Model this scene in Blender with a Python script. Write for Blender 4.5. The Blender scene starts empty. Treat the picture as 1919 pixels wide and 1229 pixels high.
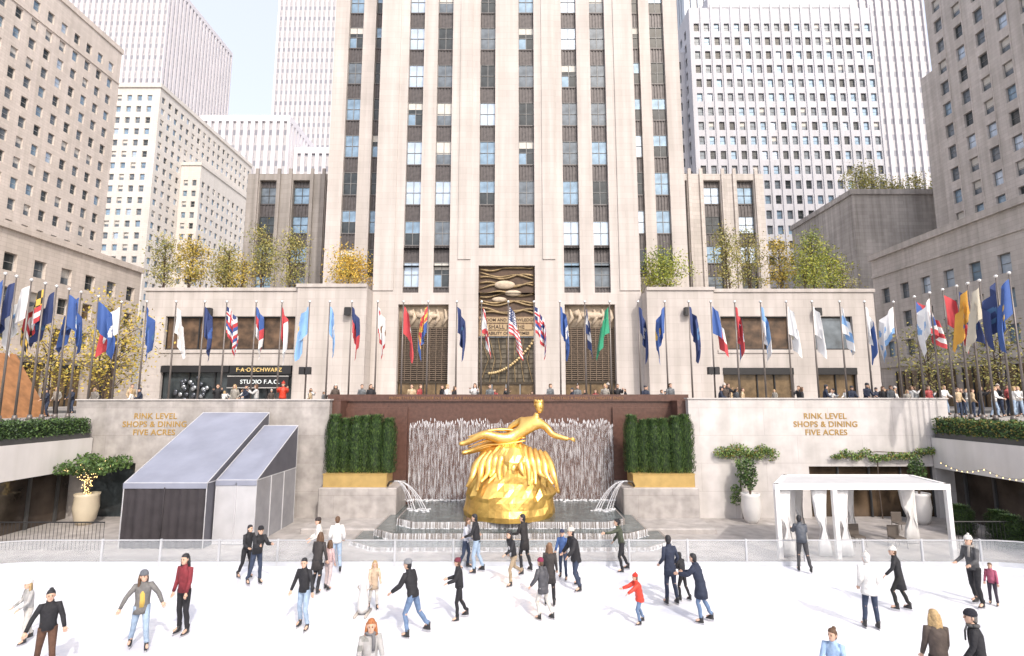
import bpy, bmesh, math, random
from math import sin, cos, radians, pi, sqrt, exp
from mathutils import Vector, Matrix, Quaternion
R = random.Random(7)
scene = bpy.context.scene
COL = scene.collection
CZ = 5.7      # eye height above the ice
PZ = 4.7      # street level plaza above the ice

# ------------------------------------------------------------------ materials
MC = {}
def mat(name, col, rough=.6, metal=0., var=.12, scale=2., bump=0., bscale=None, brick=None, emit=0., alpha=1., ior=None, streak=0.):
    key = (name,)+tuple(round(c,3) for c in col)
    if key in MC: return MC[key]
    m = bpy.data.materials.new(name); m.use_nodes = True
    nt = m.node_tree; N = nt.nodes; L = nt.links
    b = N['Principled BSDF']
    b.inputs['Roughness'].default_value = rough
    b.inputs['Metallic'].default_value = metal
    if ior: b.inputs['IOR'].default_value = ior
    tc = N.new('ShaderNodeTexCoord')
    no = N.new('ShaderNodeTexNoise'); no.inputs['Scale'].default_value = scale; no.inputs['Detail'].default_value = 5
    L.new(tc.outputs['Object'], no.inputs['Vector'])
    r = N.new('ShaderNodeValToRGB')
    r.color_ramp.elements[0].position = .3; r.color_ramp.elements[1].position = .72
    lo = 1-var; hi = 1+var*.7
    r.color_ramp.elements[0].color = (col[0]*lo, col[1]*lo, col[2]*lo, 1)
    r.color_ramp.elements[1].color = (min(1,col[0]*hi), min(1,col[1]*hi), min(1,col[2]*hi), 1)
    L.new(no.outputs['Fac'], r.inputs['Fac'])
    out = r.outputs['Color']
    if brick:
        sx = N.new('ShaderNodeSeparateXYZ'); L.new(tc.outputs['Object'], sx.inputs[0])
        ad = N.new('ShaderNodeMath'); L.new(sx.outputs[0], ad.inputs[0]); L.new(sx.outputs[1], ad.inputs[1])
        cb = N.new('ShaderNodeCombineXYZ'); L.new(ad.outputs[0], cb.inputs[0]); L.new(sx.outputs[2], cb.inputs[1])
        bt = N.new('ShaderNodeTexBrick'); L.new(cb.outputs[0], bt.inputs['Vector'])
        bt.inputs['Scale'].default_value = 1; bt.inputs['Brick Width'].default_value = brick[0]; bt.inputs['Row Height'].default_value = brick[1]
        bt.inputs['Mortar Size'].default_value = brick[2]; bt.inputs['Bias'].default_value = 0
        a = brick[3] if len(brick) > 3 else .1
        bt.inputs['Color1'].default_value = (1,1,1,1); bt.inputs['Color2'].default_value = (1-a,1-a,1-a*1.05,1); bt.inputs['Mortar'].default_value = (.78,.76,.75,1)
        mx = N.new('ShaderNodeMix'); mx.data_type = 'RGBA'; mx.blend_type = 'MULTIPLY'; mx.inputs[0].default_value = 1
        L.new(out, mx.inputs[6]); L.new(bt.outputs['Color'], mx.inputs[7]); out = mx.outputs[2]
    if streak:
        mp = N.new('ShaderNodeMapping'); mp.inputs['Scale'].default_value = (1.2,1.2,.06); L.new(tc.outputs['Object'], mp.inputs['Vector'])
        n2 = N.new('ShaderNodeTexNoise'); n2.inputs['Scale'].default_value = 1.4; n2.inputs['Detail'].default_value = 6; L.new(mp.outputs[0], n2.inputs['Vector'])
        r2 = N.new('ShaderNodeValToRGB'); r2.color_ramp.elements[0].position = .35; r2.color_ramp.elements[1].position = .65
        k = 1-streak; r2.color_ramp.elements[0].color = (k,k,k*.98,1); r2.color_ramp.elements[1].color = (1,1,1,1)
        L.new(n2.outputs['Fac'], r2.inputs['Fac'])
        mx = N.new('ShaderNodeMix'); mx.data_type = 'RGBA'; mx.blend_type = 'MULTIPLY'; mx.inputs[0].default_value = 1
        L.new(out, mx.inputs[6]); L.new(r2.outputs['Color'], mx.inputs[7]); out = mx.outputs[2]
    L.new(out, b.inputs['Base Color'])
    if bump:
        nb = N.new('ShaderNodeTexNoise'); nb.inputs['Scale'].default_value = bscale or scale*6; nb.inputs['Detail'].default_value = 6
        L.new(tc.outputs['Object'], nb.inputs['Vector'])
        bp = N.new('ShaderNodeBump'); bp.inputs['Strength'].default_value = bump; bp.inputs['Distance'].default_value = .05
        L.new(nb.outputs['Fac'], bp.inputs['Height']); L.new(bp.outputs[0], b.inputs['Normal'])
    if emit:
        b.inputs['Emission Color'].default_value = (*col,1); b.inputs['Emission Strength'].default_value = emit
    if alpha < 1: b.inputs['Alpha'].default_value = alpha
    MC[key] = m
    return m

# ------------------------------------------------------------------ mesh builder
class M:
    def __init__(s): s.v=[]; s.f=[]; s.m=[]
    def add(s, vs, fs, mi=0):
        o=len(s.v); s.v += [tuple(p) for p in vs]; s.f += [tuple(i+o for i in f) for f in fs]; s.m += [mi]*len(fs)
    def quad(s,a,b,c,d,mi=0): s.add([a,b,c,d],[(0,1,2,3)],mi)
    def box(s,x0,y0,z0,x1,y1,z1,mi=0):
        s.add([(x0,y0,z0),(x1,y0,z0),(x1,y1,z0),(x0,y1,z0),(x0,y0,z1),(x1,y0,z1),(x1,y1,z1),(x0,y1,z1)],
              [(0,3,2,1),(4,5,6,7),(0,1,5,4),(1,2,6,5),(2,3,7,6),(3,0,4,7)],mi)
    def cbox(s,x0,y0,z0,x1,y1,z1,c=.03,mi=0):
        p=[(x0+c,y0),(x1-c,y0),(x1,y0+c),(x1,y1-c),(x1-c,y1),(x0+c,y1),(x0,y1-c),(x0,y0+c)]
        q=[(min(max(a,x0+c),x1-c),min(max(b,y0+c),y1-c)) for a,b in p]
        vs=[(a,b,z0) for a,b in p]+[(a,b,z1-c) for a,b in p]+[(a,b,z1) for a,b in q]
        fs=[(i,(i+1)%8,8+(i+1)%8,8+i) for i in range(8)]+[(8+i,8+(i+1)%8,16+(i+1)%8,16+i) for i in range(8)]+[tuple(range(16,24)),tuple(range(7,-1,-1))]
        s.add(vs,fs,mi)
    def loft(s,rings,mi=0,cap=True,n=12):
        vs=[]; fs=[]
        for c,ax,ay in rings:
            for i in range(n):
                t=2*pi*i/n; vs.append(Vector(c)+Vector(ax)*cos(t)+Vector(ay)*sin(t))
        for k in range(len(rings)-1):
            for i in range(n):
                j=(i+1)%n; fs.append((k*n+i,k*n+j,(k+1)*n+j,(k+1)*n+i))
        if cap: fs += [tuple(range(n-1,-1,-1)), tuple(range((len(rings)-1)*n,len(rings)*n))]
        s.add(vs,fs,mi)
    def tube(s,pts,rads,n=8,mi=0,cap=True,flat=1.):
        pts=[Vector(p) for p in pts]
        if not hasattr(rads,'__len__'): rads=[rads]*len(pts)
        rings=[]; ref=None
        for i,p in enumerate(pts):
            a=pts[max(0,i-1)]; b=pts[min(len(pts)-1,i+1)]; t=(b-a)
            if t.length<1e-6: t=Vector((0,0,1))
            t.normalize()
            if ref is None:
                ref=Vector((1,0,0)) if abs(t.x)<.9 else Vector((0,1,0))
            ax=(ref-t*ref.dot(t)); 
            if ax.length<1e-4: ax=t.orthogonal()
            ax.normalize(); ay=t.cross(ax); ref=ax
            rings.append((p,ax*rads[i],ay*rads[i]*flat))
        s.loft(rings,mi,cap,n)
    def lathe(s,c,prof,n=16,mi=0):
        s.loft([((c[0],c[1],c[2]+z),(r,0,0),(0,r,0)) for r,z in prof],mi,True,n)
    def ell(s,c,r,n=12,m=8,mi=0,rot=None):
        vs=[]; fs=[]
        for k in range(m+1):
            ph=-pi/2+pi*k/m
            for i in range(n):
                t=2*pi*i/n; q=Vector((r[0]*cos(ph)*cos(t),r[1]*cos(ph)*sin(t),r[2]*sin(ph)))
                if rot: q=rot@q
                vs.append(Vector(c)+q)
        for k in range(m):
            for i in range(n):
                j=(i+1)%n; fs.append((k*n+i,k*n+j,(k+1)*n+j,(k+1)*n+i))
        s.add(vs,fs,mi)
    def leaf(s,p,size,mi=0,asp=.6):
        q=Quaternion((R.gauss(0,1),R.gauss(0,1),R.gauss(0,1),R.gauss(0,1))); q.normalize()
        a=q@Vector((size,0,0)); b=q@Vector((0,size*asp,0)); p=Vector(p)
        s.add([p-a,p-b,p+a,p+b],[(0,1,2,3)],mi)

def mkmesh(name,b,mats,smooth=False,off=(0,0,0)):
    me=bpy.data.meshes.new(name)
    ox,oy,oz=off
    me.from_pydata([(x-ox,y-oy,z-oz) for x,y,z in b.v],[],b.f)
    for m_ in mats: me.materials.append(m_)
    me.polygons.foreach_set('material_index',b.m)
    if smooth: me.polygons.foreach_set('use_smooth',[True]*len(b.f))
    me.update(); return me
def link(name,data,parent=None,loc=(0,0,0),rz=0):
    o=bpy.data.objects.new(name,data); COL.objects.link(o); o.location=loc; o.rotation_euler=(0,0,rz)
    if parent: o.parent=parent
    return o
def top(name,loc,label,cat,group=None,rz=0,data=None):
    o=link(name,data,None,loc,rz); o['label']=label; o['category']=cat
    if group: o['group']=group
    return o
def part(name,b,mats,parent,smooth=False,world=True):
    me=mkmesh(name,b,mats,smooth,parent.location if world else (0,0,0))
    return link(name,me,parent)
def solo(name,b,mats,loc,label,cat,group=None,smooth=False):
    return top(name,loc,label,cat,group,0,mkmesh(name,b,mats,smooth,loc))
def struct(name,b,mats):
    o=link(name,mkmesh(name,b,mats)); o['kind']='structure'; o['label']=name.replace('_',' ')+' of the city square'; return o
def clone(o,loc,rz,label=None,scale=None):
    c=o.copy(); COL.objects.link(c); c.location=loc; c.rotation_euler=(0,0,rz)
    if scale: c.scale=(scale,)*3
    if label: c['label']=label
    for ch in list(o.children):
        d=ch.copy(); COL.objects.link(d); d.parent=c
    return c

def text(s_,size,loc,m_,parent,name='lettering',rz=0,ext=.02,off=.004,align='CENTER',sp=1.08):
    cu=bpy.data.curves.new('t','FONT'); cu.body=s_; cu.size=size; cu.extrude=ext; cu.offset=off; cu.align_x=align; cu.align_y='CENTER'; cu.space_character=sp
    o=bpy.data.objects.new('t',cu); COL.objects.link(o)
    dg=bpy.context.evaluated_depsgraph_get()
    me=bpy.data.meshes.new_from_object(o.evaluated_get(dg)); me.materials.clear(); me.materials.append(m_)
    bpy.data.objects.remove(o)
    me.transform(Matrix.Translation(Vector(loc)-Vector(parent.location))@Matrix.Rotation(rz,4,'Z')@Matrix.Rotation(pi/2,4,'X'))
    return link(name,me,parent)

def skin(vs,es,rs,root=0,sub=2):
    bm=bmesh.new(); ly=bm.verts.layers.skin.verify()
    bv=[bm.verts.new(v) for v in vs]
    for a,b in es: bm.edges.new((bv[a],bv[b]))
    for i,v in enumerate(bv):
        v[ly].radius=(rs[i],rs[i]); v[ly].use_root=(i==root)
    me=bpy.data.meshes.new('s'); bm.to_mesh(me); bm.free()
    o=bpy.data.objects.new('s',me); COL.objects.link(o)
    sk=o.modifiers.new('k','SKIN'); sk.branch_smoothing=.6
    sb=o.modifiers.new('b','SUBSURF'); sb.levels=sub; sb.render_levels=sub
    bpy.context.view_layer.update()
    dg=bpy.context.evaluated_depsgraph_get(); e=o.evaluated_get(dg); em=e.to_mesh()
    V=[tuple(v.co) for v in em.vertices]; F=[tuple(p.vertices) for p in em.polygons]
    e.to_mesh_clear(); bpy.data.objects.remove(o); bpy.data.meshes.remove(me)
    return V,F

# ------------------------------------------------------------------ people
SKIN=[(.62,.40,.29),(.50,.31,.21),(.68,.46,.35),(.30,.17,.11)]
POSE={
 'stand':(3,((4,6,3),(-4,6,3)),((6,7,14),(4,8,18))),
 'glide':(9,((20,28,5),(-10,14,6)),((18,16,28),(-8,18,26))),
 'stride':(13,((30,30,3),(-24,28,7)),((32,16,30),(-24,16,20))),
 'out':(6,((14,18,5),(-8,12,6)),((8,20,14),(2,24,18))),
 'spread':(8,((18,20,5),(-10,16,7)),((12,34,24),(4,38,14))),
 'reachl':(10,((14,20,4),(-10,16,6)),((74,16,10),(12,12,30))),
 'reach':(14,((18,26,4),(-8,18,6)),((66,12,12),(52,10,20))),
 'pocket':(2,((3,4,4),(-2,4,4)),((-12,12,50),(-12,12,50))),
 'hold':(6,((10,14,4),(-8,12,4)),((22,8,50),(14,10,54))),
 'wide':(14,((14,28,10),(-8,18,12)),((22,22,34),(10,26,30))),
 'photo':(2,((3,4,4),(-2,4,4)),((50,12,78),(48,12,82))),
 'lean':(16,((6,10,4),(-6,8,6)),((42,10,48),(40,10,52))),
}
def person(x,y,z,h,head,pose,topc,pants,hairc,hair='short',hat=None,coat=0.,puff=0.,label='',group='skaters on the ice rink',skates=True,skinc=0,inner=None,scarf=None,hyaw=None,gloves=None,bag=None,plaid=None):
    if hyaw is None: hyaw=R.uniform(-28,28)
    lean,legs,arms=POSE[pose]; s=h/1.75*.935; L=radians(lean+R.uniform(-2,3))
    jt=lambda t:tuple(q+R.uniform(-4,4)*(1 if i<2 else .4) for i,q in enumerate(t))
    legs=tuple((a_[0]+R.uniform(-3,5),max(2,a_[1]+R.uniform(-3,8)),a_[2]) for a_ in legs); arms=tuple((a_[0]+R.uniform(-6,8),a_[1]+R.uniform(-2,5),max(6,a_[2]+R.uniform(-8,10))) for a_ in arms)
    U=Vector((0,-sin(L),cos(L))); P=Vector((0,0,.93)); Fd=Vector((0,-cos(L),-sin(L)))
    belly=P+U*.16; chest=P+U*.36; nb=P+U*.53; hc=nb+U*.08+Vector((0,-.025,.09))
    V=[P,belly,chest,nb,hc-Vector((0,-.0,.06))]; E=[(0,1),(1,2),(2,3),(3,4)]; Rr=[.105,.095,.11,.058,.052]
    J=[]; low=9
    for k,sx in enumerate((1,-1)):
        a,b,o=[radians(t) for t in legs[k]]
        hip=P+Vector((sx*.085,0,-.04)); 
        d1=Vector((sx*sin(o),-sin(a)*cos(o),-cos(a)*cos(o))); kn=hip+d1*.44
        d2=Vector((sx*sin(o),-sin(a-b)*cos(o),-cos(a-b)*cos(o))); an=kn+d2*.42
        toe=an+Vector((sx*.03,-.15,-.045)); i=len(V)
        V+=[hip,kn,an,toe]; E+=[(0,i),(i,i+1),(i+1,i+2),(i+2,i+3)]; Rr+=[.08,.052,.038,.033]
        J.append((hip,kn,an,toe)); low=min(low,an.z)
    A=[]
    for k,sx in enumerate((1,-1)):
        a,o,b=[radians(t) for t in arms[k]]; a-=L*.3
        sh=P+U*.485+Vector((sx*.15,0,0))
        d1=Vector((sx*sin(o),-sin(a)*cos(o),-cos(a)*cos(o))); el=sh+d1*.28
        o2=o*.6-.15*(b>.6); d2=Vector((sx*sin(o2),-sin(a+b)*cos(o2),-cos(a+b)*cos(o2))); wr=el+d2*.25
        i=len(V); V+=[sh,el,wr]; E+=[(2,i),(i,i+1),(i+1,i+2)]; Rr+=[.054,.038,.028]
        A.append((sh,el,wr,d2,sx))
    dz=(.135 if skates else .085)-low
    dv=Vector((0,0,dz))
    bv,bf=skin([v+dv for v in V],E,Rr,0,1)
    b=M(); b.add(bv,bf,0)
    hc=hc+dv; HR=Matrix.Rotation(radians(hyaw),3,'Z')
    def H(px,py,pz): return hc+HR@Vector((px,py,pz))
    b.loft([(H(0,.0+yy,zz),HR@Vector((rx,0,0)),HR@Vector((0,ry,0))) for rx,ry,yy,zz in
        [(.02,.025,-.035,-.118),(.045,.05,-.03,-.105),(.058,.075,-.015,-.07),(.07,.09,0,-.02),(.075,.095,.004,.03),(.068,.088,.006,.075),(.045,.06,.008,.108),(.01,.015,.008,.12)]],0,True,12)
    b.loft([(H(0,-.088,.02),(.007,0,0),(0,.012,0)),(H(0,-.102,-.02),(.015,0,0),(0,.014,0)),(H(0,-.09,-.034),(.012,0,0),(0,.01,0))],0,True,6)
    for sx in (1,-1):
        b.ell(H(sx*.077,.008,-.005),(.012,.022,.032),6,5,0)
        b.ell(H(sx*.03,-.087,.005),(.013,.008,.008),6,4,1)
        b.ell(H(sx*.03,-.088,.026),(.018,.008,.004),6,4,3)
    b.ell(H(0,-.085,-.058),(.022,.01,.007),6,4,2)
    for sh,el,wr,d,sx in A:
        w=wr+dv; d=d.normalized(); side=Vector((0,1,0)).cross(d); 
        if side.length<.2: side=Vector((1,0,0)).cross(d)
        side.normalize(); nrm=d.cross(side); hm=4 if gloves else 0
        b.loft([(w-d*.01,side*.024,nrm*.018),(w+d*.04,side*.038,nrm*.017),(w+d*.085,side*.036,nrm*.014)],hm,True,8)
        for fi,(off,ln) in enumerate([(-.03,.06),(-.01,.075),(.01,.07),(.029,.055)]):
            p0=w+d*.075+side*off; p1=p0+d*ln*.5+nrm*sx*.006; p2=p1+d*ln*.4+nrm*sx*.02
            b.tube([p0,p1,p2],[.0095,.009,.006],5,hm)
        p0=w+d*.03-side*.032; b.tube([p0,p0+d*.03-side*.022,p0+d*.058-side*.024],[.012,.01,.007],5,hm)
    loc=(x,y,z); T=top('person',loc,label,'person',group,radians(head)); T.scale=(s,s,s)
    sk=mat('skin',SKIN[skinc],.55,var=.05); dk=mat('eye_dark',(.02,.015,.012),.3); lp=mat('lip',(.42,.16,.14),.5); hm_=mat('hair',hairc,.5,var=.35,scale=30,bump=.3,bscale=80)
    gm=mat('glove_knit',gloves or (.02,.02,.02),.8)
    part('body',b,[sk,dk,lp,hm_,gm],T,True,False)
    b=M()
    for hip,kn,an,toe in J:
        hip=hip+dv;kn=kn+dv;an=an+dv
        wob=R.uniform(-.006,.006)
        b.tube([hip+Vector((0,0,.05)),hip,(hip*.5+kn*.5),kn+Vector((0,-.01,0)),(kn*.6+an*.4)+Vector((0,.012,0)),(kn*.3+an*.7)+Vector((wob,0,0)),an+Vector((0,0,.075)),an+Vector((0,0,.05))],[.088,.092,.077,.06,.058,.052,.055,.058],10)
    b.loft([(P+dv+Vector((0,0,-.09)),(.14,0,0),(0,.1,0)),(P+dv,(.155,0,0),(0,.112,0)),(P+dv+U*.12,(.138,0,0),(0,.1,0))],0,True,12)
    part('trousers',b,[mat('trouser_cloth',pants,.85,var=.22,scale=9,bump=.5,bscale=14)],T,True,False)
    b=M(); pf=puff; hem=P+dv-Vector((0,0,.05+coat)); hx=.165+pf+coat*.12
    sx_=Vector((1,0,0))
    rg=[]
    if coat>.1: rg.append((hem,sx_*hx,Vector((0,.12+pf+coat*.16,0))))
    rg+=[(P+dv-Vector((0,0,.05)),sx_*(.162+pf),Vector((0,.12+pf,0))),(P+dv+U*.12,sx_*(.146+pf),Fd*-(.11+pf)),(P+dv+U*.27,sx_*(.16+pf),Fd*-(.117+pf)),
         (P+dv+U*.40,sx_*(.178+pf),Fd*-(.12+pf)),(P+dv+U*.475,sx_*(.165+pf),Fd*-(.1+pf*.5)),(P+dv+U*.52,sx_*.11,Fd*-.08),(P+dv+U*.545,sx_*.074,Fd*-.074),(P+dv+U*.60,sx_*.068,Fd*-.07)]
    if pf>.015:
        r2=[]
        for i in range(len(rg)-1):
            c0,a0,b0=rg[i]; c1,a1,b1=rg[i+1]
            r2.append((c0,a0*.96,b0*.96)); r2.append(((c0+c1)/2,(a0+a1)*.51,(b0+b1)*.51))
        r2.append(rg[-1]); rg=r2
    b.loft(rg,0,True,16)
    b.v=[(vx+R.gauss(0,.004),vy+R.gauss(0,.004),vz) for vx,vy,vz in b.v]
    for sh,el,wr,d,sx in A:
        q=sh+dv; e_=el+dv; w=wr+dv; inn=q-Vector((sx*.06,0,.01)); k=pf*.7
        b.tube([inn,q,(q+e_)/2,e_*.92+q*.08,e_*.92+w*.08,(e_+w)/2,w],[.064,.069+k,.058+k,.05+k,.05+k,.045+k,.039+k*.5],10)
    tm=mat('plaid_cloth',topc,.85,var=.1,scale=8,brick=(.16,.16,.03,.6)) if plaid else mat('jacket_cloth',topc,.75 if pf<.01 else .5,var=.25,scale=8,bump=.6,bscale=11)
    part('jacket',b,[tm],T,True,False)
    if inner:
        b=M(); c=P+dv
        b.loft([(c+U*.0+Fd*.07,(.075,0,0),Fd*.06),(c+U*.2+Fd*.07,(.07,0,0),Fd*.055),(c+U*.32+Fd*.078,(.065,0,0),Fd*.05),(c+U*.5+Fd*.035,(.035,0,0),Fd*.05)],0,True,10)
        part('sweater',b,[mat('sweater_knit',inner,.9)],T,True,False)
    if scarf:
        b=M(); c=P+dv+U*.57
        b.tube([c+Vector((.085*cos(t),.08*sin(t),.01*sin(2*t))) for t in [i*pi/5 for i in range(11)]],.03,7)
        b.tube([c+Vector((.04,-.085,0)),c+Vector((.05,-.125,-.12)),c+Vector((.045,-.13,-.28))],[.03,.035,.03],7,0,True,.5)
        part('scarf',b,[mat('scarf_knit',scarf,.9)],T,True,False)
    bm_=mat('boot_leather',(.02,.02,.022),.4); st=mat('steel',(.6,.6,.62),.3,1.)
    for hip,kn,an,toe in J:
        a=an+dv; b=M()
        b.loft([(a+Vector((0,.01,.09)),(.048,0,0),(0,.055,0)),(a+Vector((0,.005,.02)),(.044,0,0),(0,.057,0)),(a+Vector((0,-.03,-.035)),(.044,0,0),(0,.095,0)),(a+Vector((0,-.05,-.085)),(.041,0,0),(0,.125,0))],0,True,10)
        if not skates:
            part('boot',b,[bm_],T,True,False); continue
        sk_=part('ice_skate',b,[bm_],T,True,False); b=M()
        b.box(a.x-.004,a.y-.19,a.z-.135,a.x+.004,a.y+.075,a.z-.11,0)
        b.box(a.x-.012,a.y-.15,a.z-.115,a.x+.012,a.y-.11,a.z-.08,0); b.box(a.x-.012,a.y+.01,a.z-.115,a.x+.012,a.y+.05,a.z-.08,0)
        part('blade',b,[st],sk_,False,False)
    b=M(); 
    b.loft([(H(0,yy,zz),HR@Vector((rx,0,0)),HR@Vector((0,ry,0))) for rx,ry,yy,zz in
        [(.05,.05,.05,-.085),(.068,.07,.038,-.05),(.08,.08,.028,-.0),(.084,.09,.018,.045),(.078,.096,.006,.075),(.06,.075,.008,.112),(.03,.035,.01,.13)]],0,True,12)
    if hair=='long':
        for k in range(9):
            t=(k-4)/4.; 
            b.tube([H(.066*t,.05-.02*abs(t),.05),H(.086*t,.08-.05*abs(t),-.06),H(.092*t+R.uniform(-.012,.012),.09-.055*abs(t),-.18),H(.09*t,.095-.06*abs(t),-.29+R.uniform(-.04,.03))],[.032,.034,.031,.01],6)
    if hair=='bun': b.ell(H(0,.07,.12),(.042,.042,.038),8,6)
    if hair=='afro':
        for k in range(26): 
            t=k*2.4; zz=R.uniform(-.05,.12); b.ell(H(.075*cos(t),.03+.08*abs(sin(t)),zz),(.035,.035,.035),6,4)
    part('hair',b,[hm_],T,True,False)
    if hat:
        b=M()
        b.loft([(H(0,yy,zz),HR@Vector((rx,0,0)),HR@Vector((0,ry,0))) for rx,ry,yy,zz in
            [(.086,.104,.006,.035),(.092,.11,.006,.045),(.092,.11,.006,.075),(.086,.103,.008,.085),(.078,.094,.012,.115),(.052,.062,.018,.145),(.012,.015,.02,.158)]],0,True,14)
        if hat[0]>.4: b.ell(H(0,.02,.175),(.03,.03,.028),8,6)
        part('hat',b,[mat('hat_knit',hat,.9,var=.2,scale=40,bump=.6,bscale=60)],T,True,False)
    return T

BK=(.018,.018,.022); NV=(.02,.028,.055); JN=(.13,.20,.33); LJ=(.32,.42,.55); DJ=(.035,.05,.09); WH=(.72,.71,.69); GR=(.16,.16,.17); BR=(.12,.065,.035); BL=(.42,.29,.14); GG=(.42,.15,.05)
def sk(*a,**k): person(a[0],a[1],0.012,*a[2:],**k)
sk(-11.4,13.1,1.42,-25,'hold',(.5,.5,.5),(.55,.53,.5),BL,hair='long',hat=(.75,.73,.7),label='girl in black and white plaid jacket and pale patterned trousers skating',plaid=True)
sk(-9.7,11.66,1.74,35,'out',BK,(.11,.055,.035),BK,hair='bun',label='woman in black turtleneck and brown trousers skating, arms out')
sk(-8.5,12.75,1.78,30,'spread',(.17,.165,.16),LJ,BR,hair='long',hat=(.14,.15,.17),coat=.12,inner=(.62,.42,.10),label='woman in grey coat, yellow striped sweater, jeans, grey beanie')
sk(-8.0,13.5,1.9,-15,'stand',(.21,.025,.035),BK,BK,hair='long',label='tall long-haired man in maroon jacket and black trousers')
sk(-8.45,17.45,1.68,60,'hold',BK,BK,BK,hair='short',label='skater in black clothes gliding beside a friend')
sk(-7.87,16.9,1.78,50,'lean',BK,DJ,BR,puff=.015,hat=BK,label='skater in black jacket and dark jeans leaning forward')
sk(-5.18,13.8,1.74,-10,'out',BK,LJ,BK,label='person in black jacket and pale jeans skating, arms lowered')
sk(-5.78,16.3,1.72,170,'glide',(.035,.03,.03),BK,BR,hair='long',coat=.25,label='woman in long dark coat with long brown hair')
sk(-5.5,16.5,1.42,160,'stand',(.5,.36,.36),(.5,.42,.42),BR,hair='long',label='child in pale pink jacket beside a woman')
sk(-5.79,18.05,1.78,200,'pocket',WH,LJ,BR,puff=.02,label='person in white puffer jacket and pale jeans, back turned')
sk(-6.45,18.3,1.7,-60,'hold',(.7,.68,.64),(.5,.5,.5),BR,hat=(.05,.04,.04),label='person in white hooded jacket standing by the glass boards')
sk(-3.75,15.0,1.32,20,'hold',(.52,.40,.29),(.6,.58,.55),BL,hair='long',coat=.2,label='small girl in tan coat pushing a skating aid')
sk(-2.41,13.5,1.8,-115,'wide',BK,JN,BK,hat=(.24,.25,.27),puff=.02,label='person in black puffer jacket, jeans and grey beanie bending forward')
sk(-1.37,14.35,1.54,-80,'hold',BK,BK,BR,hat=(.16,.03,.05),puff=.015,label='child in black jacket and maroon hat skating')
sk(-1.56,18.4,1.68,80,'hold',(.55,.56,.62),DJ,BR,hair='long',label='woman in pale blue and white jacket near the boards')
sk(-1.16,18.0,1.88,-100,'hold',BK,LJ,BK,label='man in black jacket and pale jeans facing a friend')
sk(.04,16.9,1.68,-55,'stride',BK,(.36,.28,.19),BK,hair='long',inner=(.6,.6,.6),label='woman in black vest and tan trousers striding')
sk(.42,18.15,1.84,-130,'hold',(.025,.022,.022),BK,BK,coat=.25,label='man in long black coat standing on the ice')
sk(.81,14.4,1.54,-130,'glide',(.07,.07,.08),(.55,.53,.5),BR,hat=(.25,.03,.08),puff=.025,coat=.15,label='girl in charcoal puffer coat, white trousers and maroon beanie')
sk(1.05,15.3,1.66,175,'stand',(.04,.035,.035),BK,(.2,.11,.06),hair='long',coat=.3,label='woman in long dark coat with long auburn hair')
sk(1.62,17.4,1.54,-20,'hold',(.06,.12,.3),DJ,BR,hat=(.04,.05,.1),label='child in blue jacket holding a hand')
sk(1.92,16.5,1.86,-70,'wide',BK,DJ,BK,hat=(.62,.58,.52),puff=.025,coat=.12,label='woman in black puffer coat, dark jeans and cream beanie')
sk(3.63,18.1,1.72,-95,'reachl',(.06,.07,.045),BK,BK,hair='afro',label='person with curly hair in olive jacket reaching out an arm')
sk(3.25,14.1,1.26,-80,'reach',(.72,.055,.03),JN,BR,hat=(.6,.04,.025),puff=.03,coat=.12,label='small child in bright red jacket and jeans, arm outstretched')
sk(4.42,15.4,1.84,-165,'pocket',NV,NV,BK,coat=.2,label='man in navy coat skating with two children')
sk(4.84,15.65,1.32,-140,'hold',BK,BK,BK,puff=.015,label='child in black jacket beside a man in navy')
sk(4.85,14.2,1.7,-120,'lean',NV,JN,BK,puff=.03,coat=.3,label='woman in long navy puffer coat and jeans bending to a child')
sk(9.6,18.1,1.8,165,'lean',(.07,.08,.10),(.05,.05,.055),BK,puff=.015,label='man in dark grey jacket leaning at the rink boards')
sk(8.92,13.8,1.8,170,'pocket',WH,DJ,WH,hat=(.7,.69,.66),puff=.03,coat=.12,label='person in white puffer coat, white hat and dark jeans, back turned')
sk(10.5,14.95,1.66,-130,'glide',BK,(.02,.02,.02),BR,hat=(.72,.7,.66),coat=.32,label='woman in long black coat and white beanie gliding')
sk(12.75,15.2,1.9,-75,'hold',(.085,.085,.09),BK,BR,hat=(.72,.7,.67),scarf=(.3,.28,.26),label='man in dark grey jacket and white beanie beside a child')
sk(13.3,15.3,1.14,-50,'stand',(.5,.13,.22),(.05,.04,.06),BR,label='small child in pink plaid jacket beside a man',plaid=True)
sk(-2.56,10.1,1.76,20,'hold',(.5,.5,.5),JN,GG,hair='long',scarf=(.16,.16,.17),label='woman with ginger hair in grey and white plaid jacket',plaid=True)
sk(5.8,10.1,1.6,-35,'hold',(.33,.47,.68),JN,BR,hair='bun',label='girl with hair bun in pale blue hooded jacket')
sk(7.83,10.3,1.80,170,'stand',(.08,.06,.05),BK,(.48,.33,.16),hair='long',label='woman with long wavy blond hair, back turned')
sk(8.45,10.15,1.84,-130,'stand',BK,BK,(.16,.15,.14),hat=(.02,.02,.03),scarf=(.1,.1,.1),label='man in black coat and dark cap, back turned')

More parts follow.
